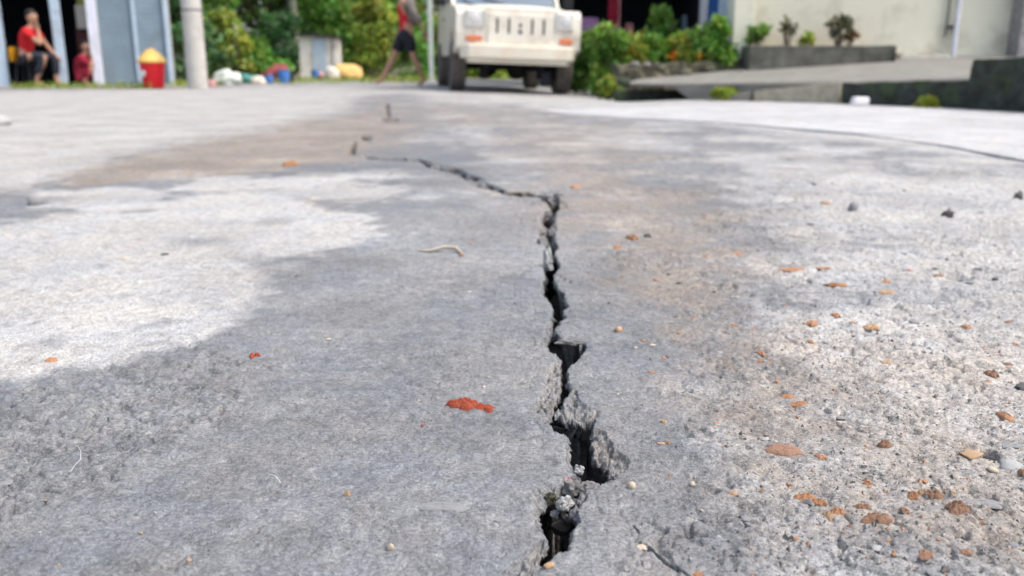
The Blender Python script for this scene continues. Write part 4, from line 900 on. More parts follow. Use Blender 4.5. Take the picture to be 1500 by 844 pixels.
fm = MB().prism([(-.07, 0), (.09, 0), (.095, .075), (-.045, .08)], -.05, .05).build('foam_block', 'white', None, .015); p = S(1253, 155.5); fm.location = (p.x, p.y - .06, p.z + .012); fm.rotation_euler.z = .1; tag(fm, 'white foam block lying before the blackened mossy wall', 'foam block')
hy = 13.05; hx = D(1270, 90, hy).x
house = empty('house', (hx, hy, .4), 'cream plastered house wall above the driveway', 'house')
def hX(px, y=hy): return D(px, 90, y).x - hx
MB().box(hX(1084), hX(1472), 0, .2, -.3, 3.0).build('wall', 'cream', house)
MB().box(hX(1071, 12.8), hX(1101, 12.8), -.25, .15, -.3, 3.0).build('corner_pillar', 'cream', house, .012)
MB().box(hX(1071, 12.8) + .002, hX(1071, 12.8) + .2, .151, .75, -.3, 3.0).build('side_wall', 'post_blue', house)
MB().box(hX(1050), hX(1500), -.35, 5.2, 3.0, 3.1).build('roof', 'roof', house)
MB().box(hX(1318, 12.8), hX(1392, 12.8), -.25, -.003, -.2, .135).build('doorstep', 'kerb_top', house, .01)
dp = MB().tube([(hX(1391.5), -.07, -.1), (hX(1391.5), -.07, 2.95)], .036, 12).build('downpipe', 'post_white', house); MB().box(hX(1382), hX(1396), -.075, 0, .50, .53).build('bracket', 'rim', dp)
MB().tube([(hX(1378), -.04, .38), (hX(1378.5), -.05, .75), (hX(1378), -.04, 1.2)], .012, 6).build('cable', 'rim', house)
MB().box(hX(1472) + .003, hX(1600), -.3, .2, -.2, 3.0).build('pebbledash_pillar', 'pebbledash', house)
for i, (px, py) in enumerate(((1320, 64.5), (1360, 66))):
    q = D(px, py, 12.92); o = put('stone', lump_mesh('flat_stone', 70 + i, 2), 'clay_dark', q, (.15 if i == 0 else .24, .1, .03)); o.location.z = .4 + .135; tag(o, ('small dark flat stone on the pale doorstep', 'longer dark flat stone on the pale doorstep')[i], 'stone')
py_ = 12.35; pt = empty('planter', (D(1205, 80, py_).x, py_, .3), 'long blackened concrete planter against the cream wall', 'planter')
pX = lambda px: D(px, 80, py_).x - pt.location.x
zt_ = D(1205, 67, py_).z - .3
MB().box(pX(1098), pX(1313), 0, .08, -.1, zt_).box(pX(1098), pX(1098) + .08, .081, .66, -.1, zt_ - .002).box(pX(1313) - .08, pX(1313), .081, .66, -.1, zt_ + .01).build('trough', 'planter', pt, .01)
MB().box(pX(1098) + .08, pX(1313) - .08, .08, .66, 0, zt_ - .02).build('soil', 'soil', pt)
M['leaf_dry_brown'] = leafmat('dry_brown_leaves', (0.16, 0.10, 0.05)); M['leaf_orange'] = leafmat('orange_flowers', (0.55, 0.22, 0.02))
for i, (px, hh, wd, mt, lab, per) in enumerate(((1118, .30, .34, 'leaf_mid', 'small green plant at the left end of the planter', 30), (1162, .38, .22, 'leaf_dull', 'sparse drooping plant second from the left in the planter', 10),
                                 (1238, .46, .44, 'leaf_dull', 'dark bushy plant standing highest in the planter', 26), (1255, .22, .2, 'leaf_dry_brown', 'small withered plant right of the tallest planter plant', 12), (1192, .18, .2, 'leaf_lime', 'tiny light green plant in the middle of the planter', 12))):
    bush('plant', (pt.location.x + pX(px), py_ + .3, .3 + zt_ - .03), wd, hh, 400 + i, mt, lab, 'plant', 9, per, .085, group='plants growing in the planter', stems=6, low=.35)
# bank, hedge and plants between the jeep and the house
b_ = wall_run('stone_bank', D(908, 110, 12.1), D(1098, 100, 12.75), .40, .44, .9, 'bank', 'rough earth and stone bank below the hedge', 'bank', 22, .065, -.2, 60, 12)
for i, (px, py, y_, s_, mt) in enumerate(((930, 92, 12.0, .10, 'drive'), (948, 92, 12.1, .08, 'drive'), (1005, 106, 12.2, .13, 'bank'), (968, 98, 12.1, .12, 'bank'), (1040, 100, 12.5, .11, 'bank'), (912, 122, 11.9, .2, 'moss_dark'))):  # the last one, a black lump, stands in for a shaded hollow
    q = D(px, py, y_); o = put('bank_stone', lump_mesh('bank_stone', 80 + i, 2, rough=.3), mt, (q.x, y_ + .02, q.z - .05), (s_ * 1.4, s_, s_)); tag(o, ('grey stone on top of the bank nearest the jeep', 'grey stone on the bank, second from the jeep', 'brown stone low in the middle of the bank', 'brown stone in the bank under the hedge', 'brown stone at the house end of the bank', 'black lump standing in for the shade of the hollow by the bank')[i], 'stone')
HB = [(892, 12.5, -.02, .52, .98, 'leaf_mid', 'large green bush beside the right wheel of the jeep'), (918, 12.6, .05, .5, .62, 'leaf_lime', 'light green bush between the jeep bush and the bank'), (858, 13.6, 0, .5, .85, 'leaf_mid', 'green bush half hidden by the front of the jeep'),
      (920, 12.75, .30, .6, .46, 'leaf_lime', 'low green plant at the jeep end of the bank'), (955, 12.8, .33, .7, .42, 'leaf_mid', 'mid green plant on the left part of the bank'), (992, 12.8, .33, .7, .44, 'leaf_lime', 'light green plant in the middle of the bank'),
      (1024, 12.75, .34, .6, .52, 'leaf_mid', 'green plant on the bank below the white post'), (1052, 12.75, .36, .42, .66, 'leaf_mid', 'tall green plant on the bank against the cream pillar'), (968, 13.7, .34, .5, .85, 'leaf_mid', 'tall green plant rising before the dark shop'),
      (893, 11.6, -.02, .26, .26, 'leaf_lime', 'low weed at the foot of the large bush'), (1062, 10.1, .0, .3, .11, 'leaf_lime', 'small weed tuft between the driveway edge and the kerb end'), (1366, 8.2, -.03, .16, .10, 'leaf_lime', 'tiny weed at the foot of the blackened wall')]
for i, (px, y_, z_, wd, hh, mt, lab) in enumerate(HB):
    q = D(px, 100, y_); bush('shrub' if hh > .3 else 'weed', (q.x, y_, z_), wd, hh, 500 + i, mt, lab, 'shrub' if hh > .3 else 'weed', 26, 70, .10 if hh > .3 else .06, group='shrubs beside the driveway' if hh > .3 else None, stems=7)
for i, (px, py) in enumerate(((987, 79), (1022, 79), (880, 40))):
    q = D(px, py, 12.6 if i < 2 else 13.0); t = empty('flowering_plant', (q.x, q.y, q.z - .12), ('orange flower clump in the middle of the bank', 'orange flower clump on the bank below the white post', 'red-orange flowers above the large bush')[i], 'flower')
    MB().tube([(0, 0, -.12), (0, 0, .1)], .008, 5).build('stem', 'bark', t); link('flowers', leaves_mesh('flowers', [((0, 0, .1), (.07, .07, .06))], 60, .05, 600 + i, 'leaf_orange' if i < 2 else 'leaf_orange'), t)
# dark open shop behind the hedge
sy_ = 17.6; s2 = empty('shop', (D(930, 95, sy_).x, sy_, 0), 'dark open shop with goods behind the hedge, blue panel at its right', 'shop')
sX = lambda px, y=sy_: D(px, 95, y).x - s2.location.x
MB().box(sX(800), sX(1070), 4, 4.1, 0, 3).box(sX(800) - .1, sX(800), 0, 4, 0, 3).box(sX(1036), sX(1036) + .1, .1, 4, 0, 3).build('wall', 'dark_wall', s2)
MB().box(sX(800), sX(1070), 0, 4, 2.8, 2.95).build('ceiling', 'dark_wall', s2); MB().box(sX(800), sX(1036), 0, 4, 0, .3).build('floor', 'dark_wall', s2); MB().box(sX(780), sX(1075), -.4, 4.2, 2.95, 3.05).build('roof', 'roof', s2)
MB().box(sX(1021), sX(1031), -.08, .05, 0, 2.8).build('post', 'post_white', s2, .01); MB().box(sX(1032), sX(1068), -.02, .04, 0, 2.8).build('blue_panel', 'blue_panel', s2)
MB().box(sX(900), sX(906), -.05, .05, 0, 2.8).build('post', 'pink', s2, .01)
M['lilac'] = pmat('lilac_cloth', (0.38, 0.22, 0.40), 0.9, 0.3, 7); M['jar'] = glassy('pale_jar', (0.5, 0.5, 0.5), .3)
def goods(px, py0, py1, wpx, mat, label, cat, d=17.9, seed=1):
    a, b = D(px, py0, d), D(px, py1, d); w_ = wpx / 73.0; h_ = a.z - b.z; mb = MB(); vs = []; fs = []; nx, nz = 10, 8
    for s_ in (0, 1):
        for j in range(nz + 1):
            for i in range(nx + 1):
                u = i / nx; v = j / nz; vs.append((w_ * (u - .5) * (.75 + .25 * math.sin(v * 3)), .03 * math.sin(u * 14 + seed) + s_ * .05, h_ * v))
    m = (nx + 1) * (nz + 1)
    for s_ in (0, 1):
        for j in range(nz):
            for i in range(nx): k = s_ * m + j * (nx + 1) + i; fs.append((k, k + 1, k + nx + 2, k + nx + 1))
    o = mb.add(vs, fs, True).build('hanging_cloth', mat, None, loc=b); return tag(o, label, cat)
goods(898, -8, 40, 14, 'cloth_maroon', 'dark red cloth hanging left of the pinkish post', 'cloth', 17.5, 2); goods(861, 26, 48, 34, 'lilac', 'lilac cloth bundle low in the dark shop beside the jeep', 'cloth', 17.8, 3)
goods(921, 34, 58, 11, 'pink', 'pinkish cloth right of the pinkish post', 'cloth', 17.8, 4); goods(888, 34, 54, 18, 'cloth_red', 'bright red cloth above the shrubs in the dark shop', 'cloth', 17.4, 5)
goods(1002, 22, 50, 8, 'shutter', 'bluish grey cloth strip inside the dark shop near the white post', 'cloth', 17.9, 6); goods(938, 46, 60, 8, 'cloth_red', 'small red cloth low in the middle of the dark shop', 'cloth', 17.7, 7)

# ------------------------------------------------------------------ loose things on the road
def chip_mesh(name, seed, rings=9, n=34, ragged=.3, crumble=.35, dome=.6):
    """a broken crust or clod about 1 unit wide and 0.75 high: ragged outline, steep broken rim, crumbly top"""
    off = Vector((seed * 3.1, seed * 1.7, seed * .9)); vs = []; fs = []
    for i in range(rings + 1):
        q = (i / rings); q = 1 - (1 - q) ** 1.6
        for k in range(n):
            a = 2 * math.pi * k / n; d = Vector((math.cos(a), math.sin(a), 0))
            r = .5 * (1 + ragged * mnoise.fractal(d * 1.3 + off, .9, 2, 5) * q ** 3) * (q if i else .0)
            if i == rings: r *= 1.02
            x_, y_ = r * d.x, r * d.y; p = Vector((x_, y_, 0))
            h_ = .75 * (1 - dome * q * q) * math.sqrt(max(0, 1 - q ** 7)) * (1 + crumble * mnoise.fractal(p * 5 + off, .7, 2.1, 4) + crumble * .4 * mnoise.noise(p * 14 + off))
            vs.append((x_, y_, max(0.0, h_) if i < rings else 0.0))
    for i in range(rings):
        for k in range(n): fs.append((i * n + k, i * n + (k + 1) % n, (i + 1) * n + (k + 1) % n, (i + 1) * n + k))
    me = bpy.data.meshes.new(name); me.from_pydata(vs, [], fs); bm = bmesh.new(); bm.from_mesh(me); bmesh.ops.remove_doubles(bm, verts=bm.verts, dist=1e-5); bmesh.ops.recalc_face_normals(bm, faces=bm.faces); bm.to_mesh(me); bm.free()
    if me.polygons[0].normal.z < 0: me.flip_normals()
    return me
FLAKE = [chip_mesh('clay_flake', 200 + k, 6, 20, .5, .5, .4) for k in range(6)]
PEB = [lump_mesh('pebble_shape', 220 + k, 2, rough=.22, flat=.55) for k in range(5)]
CRUMB = [lump_mesh('crumb_shape', 240 + k, 1, rough=.4, flat=.5) for k in range(6)]
SHARD = [lump_mesh('shard_shape', 260 + k, 2, rough=.5, freq=2.4, flat=.4) for k in range(5)]
RUBBLE = [lump_mesh('rubble_shape', 280 + k, 3, rough=.48, freq=1.7, flat=.7, facet=True) for k in range(6)]
def loose(name, px, py, wpx, hgt, mat, label, cat, group=None, kind='flake', k=0, dep=.8, rz=None, parent=None, sink=.12, tilt=(0, 0)):
    """wpx: width in pixels of the photograph; hgt: height as a share of the width"""
    p = S(px, py); w_ = wpx / ppm(p); me = {'flake': FLAKE, 'pebble': PEB, 'crumb': CRUMB, 'shard': SHARD}[kind][k % 5]
    o = put(name, me, mat, (p.x, p.y, p.z - sink * w_ * hgt), (w_, w_ * dep, w_ * hgt / 0.75), rz if rz is not None else (k * 1.7 + px * .37) % 6.28, parent, tilt)
    if parent is None: tag(o, label, cat, group)
    return o
def lump_detail(name, px, py, wpx, dpx, hgt, mat, seed, label, cat, rough=.45, sub=4):
    p = S(px, py); w_ = wpx / ppm(p); me = chip_mesh(name, seed, 14, 54, rough * .75, rough * .8, .35)
    o = put(name, me, mat, (p.x, p.y, p.z - .0015), (w_, dpx * w_, w_ * hgt / .75)); return tag(o, label, cat)
# bright red lump left of the crack, with its loose pieces
o = MB(); 
lump_detail('clay_lump', 680, 594, 52, .42, .26, 'red', 301, 'bright red clay lump left of the crack', 'clay lump', .5)
lump_detail('clay_piece', 708, 596, 30, .5, .26, 'red', 302, 'red clay piece touching the right of the bright red lump', 'clay lump', .55)
lump_detail('clay_piece', 717, 601, 12, .8, .5, 'red', 303, 'small red clay tip at the far right of the bright red lump', 'clay lump')
lump_detail('clay_flake', 1148, 660, 52, .72, .15, 'clay_dark', 310, 'largest flat brown clay flake right of the crack', 'clay flake', .3)
lump_detail('clay_lump', 1297, 652, 20, .8, .5, 'clay_dark', 311, 'small round brown clay lump right of the largest flake', 'clay lump')
lump_detail('clay_lump', 1178, 731, 34, .7, .24, 'clay', 312, 'crumbly orange clay lump below the largest flake', 'clay lump', .6)
lump_detail('clay_lump', 1199, 737, 22, .8, .28, 'clay', 313, 'orange clay crumb touching the crumbly orange lump', 'clay lump', .6)
lump_detail('clay_lump', 1213, 755, 18, .9, .6, 'clay_pale', 314, 'pale orange clay ball below the crumbly orange lump', 'clay lump', .35)
lump_detail('clay_lump', 1227, 749, 20, .8, .4, 'clay', 315, 'orange clay piece behind the pale orange ball', 'clay lump', .5)
lump_detail('clay_lump', 1400, 746, 34, .7, .38, 'clay_dark', 316, 'knobbly dark brown clay lump at the lower right', 'clay lump', .6)
lump_detail('clay_lump', 1338, 727, 18, .8, .55, 'clay', 317, 'left piece of the three clay lumps in a row at the lower right', 'clay lump', .5)
lump_detail('clay_lump', 1349, 722, 12, .9, .6, 'clay_pale', 318, 'middle pale piece of the three clay lumps in a row', 'clay lump', .4)
lump_detail('clay_lump', 1367, 726, 30, .6, .3, 'clay_dark', 319, 'right flat piece of the three clay lumps in a row', 'clay lump', .6)
lump_detail('clay_lump', 1285, 762, 42, .55, .24, 'clay_dark', 320, 'crumbly reddish clay lump above a white flat stone at the lower right', 'clay lump', .65)
lump_detail('clay_lump', 1264, 744, 22, .7, .3, 'clay_dark', 321, 'brown clay crumb left of the crumbly reddish lump', 'clay lump', .6)
lump_detail('clay_lump', 1271, 709, 18, .7, .4, 'clay', 322, 'orange clay crumb beside the dark cluster of grit', 'clay lump', .5)
lump_detail('clay_flake', 1154, 579, 24, .6, .24, 'clay', 323, 'orange clay flake highest of the two stacked above the largest flake', 'clay flake', .4)
lump_detail('clay_flake', 1172, 592, 28, .6, .18, 'clay', 324, 'crumbly orange clay flake just below and right of another', 'clay flake', .6)
loose('pebble', 925, 714, 14, .8, 'cream_stone', 'round cream pebble right of the widest crack opening', 'pebble', None, 'pebble', 1, .9)
loose('pebble', 804, 828, 19, .45, 'clay_pale', 'flat orange pebble at the crack edge near the bottom', 'pebble', None, 'pebble', 2, .7, .5)
loose('pebble', 906, 484, 16, .5, 'clay_pale', 'pale orange pebble right of the crack at mid height', 'pebble', None, 'pebble', 3, .7)
loose('pebble', 572, 803, 11, .9, 'cream_stone', 'cream pebble alone on the grey concrete at bottom left of the crack', 'pebble', None, 'shard', 1, .9)
loose('pebble', 509, 725, 10, .8, 'clay_pale', 'yellowish crumb on the grey concrete left of the pale flat stone', 'pebble', None, 'flake', 2)
loose('pebble', 1014, 709, 10, .7, 'cream_stone', 'small cream pebble below the largest clay flake', 'pebble', None, 'pebble', 0)
loose('leaf', 75, 528, 22, .22, 'clay', 'curled orange leaf on the pale patch at the left', 'leaf', None, 'flake', 3, .8)
loose('clay_lump', 369, 521, 11, .5, 'red', 'left of two red crumbs on the grey concrete below the pale patch', 'clay lump', None, 'flake', 4); loose('clay_lump', 377, 520, 9, .6, 'red', 'right of two red crumbs on the grey concrete below the pale patch', 'clay lump', None, 'flake', 1)
loose('pebble', 52, 301, 22, .75, 'grey_stone', 'grey stone on the upper edge of the pale patch at the left', 'stone', None, 'pebble', 4); loose('leaf', 426, 243, 24, .3, 'leaf_dry', 'brown leaf lying behind the pale patch', 'leaf', None, 'flake', 0, .5)
loose('stone', 9, 708, 26, .2, 'flush_stone', 'pale flat stone at the left edge of the picture', 'stone', None, 'pebble', 2); loose('stone', 186, 651, 36, .14, 'grey_stone', 'dark flat stone set in the road at the lower left', 'stone', None, 'shard', 3, .6)
loose('leaf', 1162, 394, 46, .12, 'leaf_dry', 'long brown dry leaf right of the crack beside a small hole', 'leaf', None, 'shard', 2, .45, .2); loose('leaf', 1227, 418, 32, .2, 'leaf_dry', 'dark-edged brown leaf right of the small hole', 'leaf', None, 'shard', 4, .5, -.2)
loose('leaf', 1206, 393, 22, .12, 'clay', 'thin orange leaf strip behind the small hole', 'leaf', None, 'shard', 1, .4, 0)
loose('leaf', 926, 349, 24, .25, 'leaf_dry', 'reddish brown leaf right of the crack near its bend', 'leaf', None, 'flake', 1, .6); loose('leaf', 948, 347, 12, .4, 'dark_stone', 'dark crumb right of the reddish brown leaf', 'crumb', None, 'flake', 2, .6); loose('leaf', 904, 362, 16, .25, 'leaf_dry', 'small brown leaf left of the reddish brown leaf', 'leaf', None, 'flake', 3, .6)
loose('pebble', 1249, 308, 17, .9, 'grey_stone', 'rounded grey pebble on the far pale road at right', 'pebble', None, 'pebble', 2); loose('stone', 1492, 290, 14, .9, 'dark_stone', 'dark stone at the right edge of the far road', 'stone', None, 'shard', 1); loose('stone', 1389, 316, 16, .8, 'dark_stone', 'dark jagged stone left of the stone at the right edge', 'stone', None, 'shard', 2)
loose('stone', 1452, 550, 22, .4, 'clay_dark', 'brown lump near the right edge above the dark stone', 'clay lump', None, 'flake', 1); loose('stone', 1496, 568, 22, .5, 'dark_stone', 'dark stone cut by the right edge at mid height', 'stone', None, 'shard', 0)
loose('stone', 1422, 666, 32, .22, 'clay_pale', 'tan clayish stone left of the round pit', 'stone', None, 'shard', 1); loose('stone', 1482, 680, 38, .3, 'pale_stone', 'whitish stone right of the round pit', 'stone', None, 'shard', 3); loose('stone', 1455, 687, 18, .4, 'cream_stone', 'small cream stone below the round pit', 'stone', None, 'pebble', 4); loose('clay_lump', 1497, 692, 12, .6, 'clay_dark', 'brown crumb under the whitish stone by the round pit', 'clay lump', None, 'flake', 2)
# curled straw with its brown seed
a, b, c_, d_, e_ = S(612, 369), S(630, 371), S(650, 369), S(668, 369), S(679, 375)
tag(MB().tube([a + Vector((0, 0, .003)), b + Vector((0, .004, .004)), c_ + Vector((0, 0, .010)), d_ + Vector((0, 0, .008)), e_ + Vector((0, 0, .003))], [.0012, .0035, .0045, .0045, .002], 7).build('straw', 'straw', None), 'curled pale straw lying left of the crack', 'straw')
loose('seed', 676, 375, 9, .6, 'clay_dark', 'brown seed at the right end of the curled straw', 'seed', None, 'pebble', 1)
def fibre(pts, r, label):
    P = [S(*q) + Vector((0, 0, .0022 + .004 * (0 < i < len(pts) - 1))) for i, q in enumerate(pts)]
    tag(MB().tube(P, r, 5).build('fibre', 'fibre', None), label, 'fibre')
fibre([(111, 659), (116, 664), (120, 672), (119, 681), (112, 690), (104, 697)], .00035, 'thin pale curved hair-like fibre at the lower left'); fibre([(389, 706), (396, 704), (404, 705), (411, 708)], .00035, 'short pale fibre on the grey concrete left of the pale flat stone')
# broken pieces wedged in the crack
M['broken_concrete'] = pmat('broken_concrete', (0.21, 0.205, 0.20), 0.95, 0.5, 160, 0.002, 350)
def wedge(px, py, z, wpx, hgt, dep, mat, label, k=0, kind='shard', tilt=(.2, .1), rz=0):
    p = G(px, py, z); w_ = wpx / ppm(p); me = {'shard': RUBBLE, 'pebble': RUBBLE, 'flake': FLAKE}[kind][k % 5]
    o = put('concrete_piece', me, mat, p, (w_, w_ * dep, w_ * hgt / .7), rz, None, tilt); return tag(o, label, 'concrete piece')
wedge(848, 694, -.004, 13, .9, .9, 'pale_stone', 'white chip on the left lip of the crack above the wedged pieces', 1)
wedge(836, 728, -.016, 26, .9, .9, 'broken_concrete', 'large grey piece wedged across the crack', 2, 'pebble')
wedge(823, 746, -.014, 30, .55, .6, 'pale_stone', 'largest whitish piece wedged in the crack', 3, 'shard', (.3, .3), .7)
wedge(806, 738, -.014, 20, .8, .8, 'bank', 'brownish broken piece wedged against the left side of the crack', 4)
wedge(812, 757, -.022, 12, .8, .9, 'pale_stone', 'small white chip below the largest wedged piece', 0); wedge(826, 758, -.022, 9, .8, .9, 'broken_concrete', 'small grey chip right of the small white chip', 3)
wedge(830, 712, -.010, 18, .7, .8, 'pink', 'pinkish speckled piece wedged above the large grey piece', 1, 'flake'); wedge(838, 715, -.008, 9, .8, .9, 'pale_stone', 'tiny white chip beside the pinkish speckled piece', 2)
wedge(862, 722, -.012, 34, .42, .8, 'broken_concrete', 'flat grey slab piece wedged at the right side of the crack', 4, 'pebble', (.1, -.1), .3)
wedge(818, 740, -.018, 14, .8, .9, 'dark_stone', 'dark chip among the wedged pieces', 1); wedge(840, 742, -.02, 14, .8, .9, 'broken_concrete', 'grey chip low at the right of the wedged pieces', 0)
wedge(804, 396, -.012, 14, 1.9, .8, 'pale_stone', 'pale upright stone standing in the far part of the crack', 2, 'pebble', (0, -.1)); wedge(806, 291, .0, 9, .8, .8, 'pale_stone', 'small pale stone in the hole at the bend of the crack', 0, 'pebble')
wedge(803, 318, -.004, 10, .7, .8, 'broken_concrete', 'grey chip in the broken spot below the bend of the crack', 1); wedge(808, 345, -.006, 14, .5, .8, 'broken_concrete', 'flat grey chip in the broken spot above the upright stone', 3)
wedge(836, 505, -.006, 44, .14, .22, 'broken_concrete', 'thin sliver of concrete bridging the crack at mid height', 2, 'shard', (0, .05), .1)
wedge(824, 778, -.05, 44, .8, .8, 'dark_stone', 'large dark broken block deep in the near opening of the crack', 5, 'shard', (.3, .2), .4)
# flat stones and gravel set in the road surface: pieces of the road
for i, (px, py, w_, mt, dp_) in enumerate(((650, 742, 72, 'flush_stone', .42), (534, 739, 17, 'flush_stone', .6), (272, 811, 32, 'flush_stone', .7), (1288, 775, 34, 'flush_stone', .6), (1212, 791, 24, 'flush_stone', .6), (1373, 743, 24, 'flush_stone', .7), (938, 801, 20, 'cream_stone', .8), (898, 776, 22, 'flush_stone', .6),
            (896, 797, 18, 'flush_stone', .6), (1236, 617, 18, 'cream_stone', .7), (735, 549, 15, 'flush_stone', .5), (956, 565, 26, 'flush_stone', .5), (185, 722, 30, 'flush_stone', .4), (260, 636, 22, 'flush_stone', .4), (1480, 650, 40, 'flush_stone', .5), (1440, 735, 60, 'flush_stone', .5), (900, 429, 24, 'flush_stone', .35))):
    loose('stone', px, py, w_, .07, mt, None, None, None, 'flake', i, dp_, 0.1 * (i % 3 - 1), road, .45)
rng = random.Random(5)
for i in range(110):
    px, py = rng.uniform(940, 1560), rng.uniform(300, 860) ** 1.0
    if px < 1000 + 120 * rng.random(): continue
    loose('stone', px, py, rng.uniform(7, 17) * (.55 + py / 1100), .22, rng.choice(['pale_stone', 'flush_stone', 'grey_stone', 'flush_stone']), None, None, None, 'pebble', i, rng.uniform(.6, .95), None, road, .6)
# single crumbs and pebbles seen in the photograph
CL = [(1140, 557, 12, 'clay'), (1049, 621, 11, 'clay'), (1202, 669, 20, 'clay'), (1247, 768, 18, 'clay_dark'), (1396, 721, 11, 'clay_pale'), (1355, 705, 12, 'clay'), (1326, 746, 24, 'clay_dark'), (1166, 791, 12, 'clay'), (1355, 814, 28, 'clay_dark'), (1310, 813, 12, 'clay'), (1414, 807, 22, 'clay_dark'),
      (1438, 757, 8, 'clay_pale'), (1375, 789, 9, 'clay_dark'), (1074, 724, 15, 'clay_pale'), (1023, 840, 22, 'clay'), (1472, 612, 30, 'clay'), (1081, 369, 18, 'clay'), (1332, 396, 11, 'red'), (1375, 405, 16, 'clay_dark'), (1298, 414, 18, 'clay'), (1300, 429, 26, 'clay_pale'), (1224, 462, 20, 'clay'), (1190, 474, 23, 'clay'),
      (1188, 500, 15, 'clay'), (1249, 474, 12, 'clay'), (1277, 481, 25, 'clay_pale'), (1252, 487, 11, 'clay_dark'), (1416, 481, 20, 'clay'), (1442, 506, 15, 'clay_dark'), (1455, 510, 16, 'cream_stone'), (1487, 501, 22, 'clay'), (1478, 472, 13, 'clay_dark'), (1478, 534, 16, 'clay_dark'), (1451, 547, 20, 'clay_dark'), (1114, 515, 21, 'clay'),
      (1114, 528, 13, 'clay_dark'), (1068, 537, 17, 'clay_dark'), (1075, 476, 15, 'clay'), (1017, 466, 12, 'clay'), (1300, 531, 20, 'clay_pale'), (1339, 471, 20, 'grey_stone'), (1210, 298, 18, 'clay_pale'), (843, 275, 17, 'clay'), (943, 498, 10, 'clay_dark'), (931, 507, 8, 'cream_stone'), (956, 504, 10, 'cream_stone'), (973, 520, 12, 'clay'), (954, 544, 12, 'clay'),
      (995, 415, 10, 'dark_stone'), (961, 411, 11, 'clay'), (980, 401, 12, 'dark_stone'), (994, 487, 9, 'clay'), (689, 358, 8, 'clay'), (687, 427, 8, 'cream_stone'), (972, 618, 13, 'clay_pale'), (969, 651, 12, 'clay_pale'), (979, 649, 14, 'clay_dark'), (709, 565, 9, 'cream_stone'), (619, 621, 6, 'red'), (68, 734, 10, 'clay_pale'), (86, 829, 8, 'clay_pale'), (277, 822, 10, 'clay_pale'),
      (481, 494, 9, 'cream_stone'), (435, 404, 10, 'dark_stone'), (241, 372, 13, 'dark_stone'), (53, 474, 14, 'grey_stone'), (183, 378, 12, 'cream_stone'), (458, 291, 15, 'cream_stone'), (1014, 283, 9, 'dark_stone'), (1191, 268, 12, 'dark_stone'), (1187, 330, 12, 'dark_stone'), (1325, 280, 10, 'dark_stone'), (1370, 394, 10, 'dark_stone'), (1409, 403, 13, 'dark_stone'), (1432, 395, 14, 'dark_stone'),
      (1458, 410, 16, 'dark_stone'), (1486, 396, 10, 'dark_stone'), (1420, 414, 14, 'grey_stone'), (1456, 360, 9, 'dark_stone'), (1398, 372, 10, 'grey_stone'), (1280, 350, 10, 'grey_stone'), (614, 585, 6, 'cream_stone'), (570, 258, 10, 'pale_stone'), (574, 254, 7, 'dark_stone'), (1270, 690, 12, 'dark_stone'), (1266, 681, 10, 'dark_stone'), (1276, 697, 9, 'dark_stone'), (1283, 691, 10, 'grey_stone'), (1060, 655, 8, 'clay')]
NM = {'clay': ('orange clay crumb lying loose on the road', 'clay crumb', 'orange clay crumbs on the road'), 'clay_dark': ('brown clay crumb lying loose on the road', 'clay crumb', 'brown clay crumbs on the road'), 'clay_pale': ('pale orange crumb lying loose on the road', 'clay crumb', 'pale orange crumbs on the road'),
      'red': ('tiny red clay crumb lying loose on the road', 'clay crumb', 'tiny red crumbs on the road'), 'cream_stone': ('tiny cream pebble lying loose on the road', 'pebble', 'tiny cream pebbles on the road'), 'grey_stone': ('small grey pebble lying loose on the road', 'pebble', 'small grey pebbles on the road'),
      'dark_stone': ('small dark pebble lying loose on the road', 'pebble', 'small dark pebbles on the road'), 'pale_stone': ('small whitish pebble lying loose on the road', 'pebble', 'small whitish pebbles on the road')}
ANCH = [(1148, 658, 'the largest flat clay flake'), (925, 714, 'the round cream pebble by the crack'), (688, 592, 'the bright red clay lump'), (1450, 664, 'the round pit'), (645, 371, 'the curled straw'), (1182, 409, 'the small hole beside the dry leaf'),
        (1200, 742, 'the crumbly orange clay lump'), (1285, 762, 'the crumbly reddish clay lump'), (1400, 746, 'the knobbly dark brown lump'), (1352, 725, 'the three clay lumps in a row'), (1297, 650, 'the small round clay lump'), (906, 484, 'the pale orange pebble at mid height'),
        (926, 349, 'the reddish brown leaf'), (808, 292, 'the bend of the crack'), (804, 390, 'the upright stone in the crack'), (1249, 308, 'the rounded grey pebble'), (1389, 316, 'the dark jagged stone'), (1452, 550, 'the brown lump near the right edge'), (975, 820, 'the thin side crack'), (650, 742, 'the pale flat stone'),
        (75, 528, 'the curled orange leaf'), (373, 521, 'the two red crumbs'), (186, 651, 'the dark flat stone at lower left'), (52, 301, 'the grey stone on the pale patch'), (115, 680, 'the curved pale fibre'), (400, 706, 'the short pale fibre'), (1163, 585, 'the two stacked orange flakes'), (1420, 405, 'the gravelly hollow'), (572, 803, 'the lone cream pebble at the bottom'), (509, 725, 'the yellowish crumb'), (290, 355, 'the dark smudge on the pale patch')]
SEEN = {}; NTH = ['', 'second ', 'third ', 'fourth ', 'fifth ', 'sixth ', 'seventh ', 'eighth ', 'ninth ', 'tenth ', 'eleventh ', 'twelfth ']
TODO = []
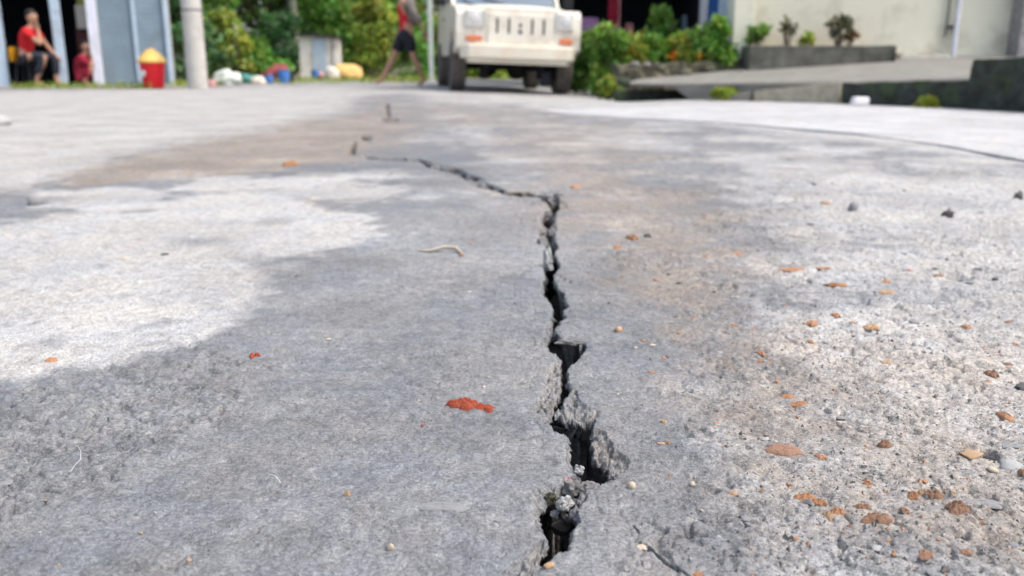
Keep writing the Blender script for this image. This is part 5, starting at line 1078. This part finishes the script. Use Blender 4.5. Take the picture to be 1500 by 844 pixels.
def crumb(px, py, w_, mt, i, h=.45):
    a, b, c = NM[mt]; o = loose('clay_crumb' if 'crumb' in a else 'pebble', px, py, w_, h * rng.uniform(.7, 1.3), mt, a, b, c, 'flake' if w_ > 11 and 'clay' in mt else 'shard', i, rng.uniform(.55, .9), None, None, .1)
    ax, ay, an = min(ANCH, key=lambda q: (q[0] - px) ** 2 + 2.5 * (q[1] - py) ** 2); dx, dy = px - ax, 1.6 * (py - ay)
    where = ('right' if dx > 0 else 'left') + ' of' if abs(dx) > 1.6 * abs(dy) else ('in front of' if dy > 0 else 'behind') if abs(dy) > 1.6 * abs(dx) else ('in front and ' if dy > 0 else 'behind and ') + ('right' if dx > 0 else 'left') + ' of'
    TODO.append((math.hypot(dx, dy), a.split(' lying')[0], where, an, o))
def name_crumbs():
    for dist, a, where, an, o in sorted(TODO, key=lambda q: q[0]):
        k = (a, where, an); n = SEEN.get(k, 0); SEEN[k] = n + 1
        o['label'] = (a + ' ' + where + ' ' + an) if n == 0 else (NTH[n] + a + ' ' + where + ' ' + an)
for i, (px, py, w_, mt) in enumerate(CL): crumb(px, py, w_ * .9, mt, i, .22)
for i in range(150):               # the smaller ones between them, thickest on the rough side
    py = 300 + 540 * rng.random(); px = rng.uniform(1010, 1500) if rng.random() < .86 else rng.uniform(880, 1010) if rng.random() < .6 else rng.uniform(20, 780)
    mt = rng.choice(['clay', 'clay', 'clay_dark', 'grey_stone', 'dark_stone', 'dark_stone', 'pale_stone', 'cream_stone', 'clay_pale']); crumb(px, py, rng.uniform(3, 6.5) * (.6 + py / 1400), mt, i, .42)
name_crumbs()
# grit nobody could count
def grit(name, n, sampler, size, mat, seed, label):
    rng = np.random.default_rng(seed); V = []; F = []
    base = np.array([(1, 0, 0), (-.5, .86, 0), (-.5, -.86, 0), (0.1, 0, .9)])
    for _ in range(n):
        px, py = sampler(rng); p = G(px, py); z_ = HZ(p.x, p.y); s_ = size * rng.lognormal(0, .45) * .5; a = rng.uniform(0, 6.28); ca, sa = math.cos(a), math.sin(a)
        b = base * (1 + rng.uniform(-.4, .4, (4, 3))) * s_; k = len(V)
        for q in b: V.append((p.x + q[0] * ca - q[1] * sa, p.y + q[0] * sa + q[1] * ca, z_ + q[2] - .0003))
        F += [(k, k + 1, k + 3), (k + 1, k + 2, k + 3), (k + 2, k, k + 3)]
    me = bpy.data.meshes.new(name); me.from_pydata(V, [], F); me.materials.append(M[mat]); o = link(name, me); tag(o, label, kind='stuff')
def s_right(r):
    while True:
        px, py = r.uniform(900, 1540), 240 + 620 * r.random() ** .8
        if r.random() < sstep(900, 1250, px) * .9 + .1: return px, py
def s_all(r): return r.uniform(-40, 1540), 260 + 600 * r.random() ** .8
grit('grit', 3600, s_right, .0024, 'grey_stone', 1, 'fine grey grit on the rough road'); grit('grit', 2200, s_right, .0024, 'dark_stone', 2, 'fine dark grit on the rough road'); grit('grit', 900, s_right, .0026, 'clay_dark', 3, 'fine orange clay grit on the rough road')
grit('grit', 1500, s_all, .0014, 'flush_stone', 4, 'fine pale grit over the whole road'); grit('grit', 1500, s_all, .0016, 'dark_stone', 5, 'fine dark grit over the whole road')
bpy.context.view_layer.update()
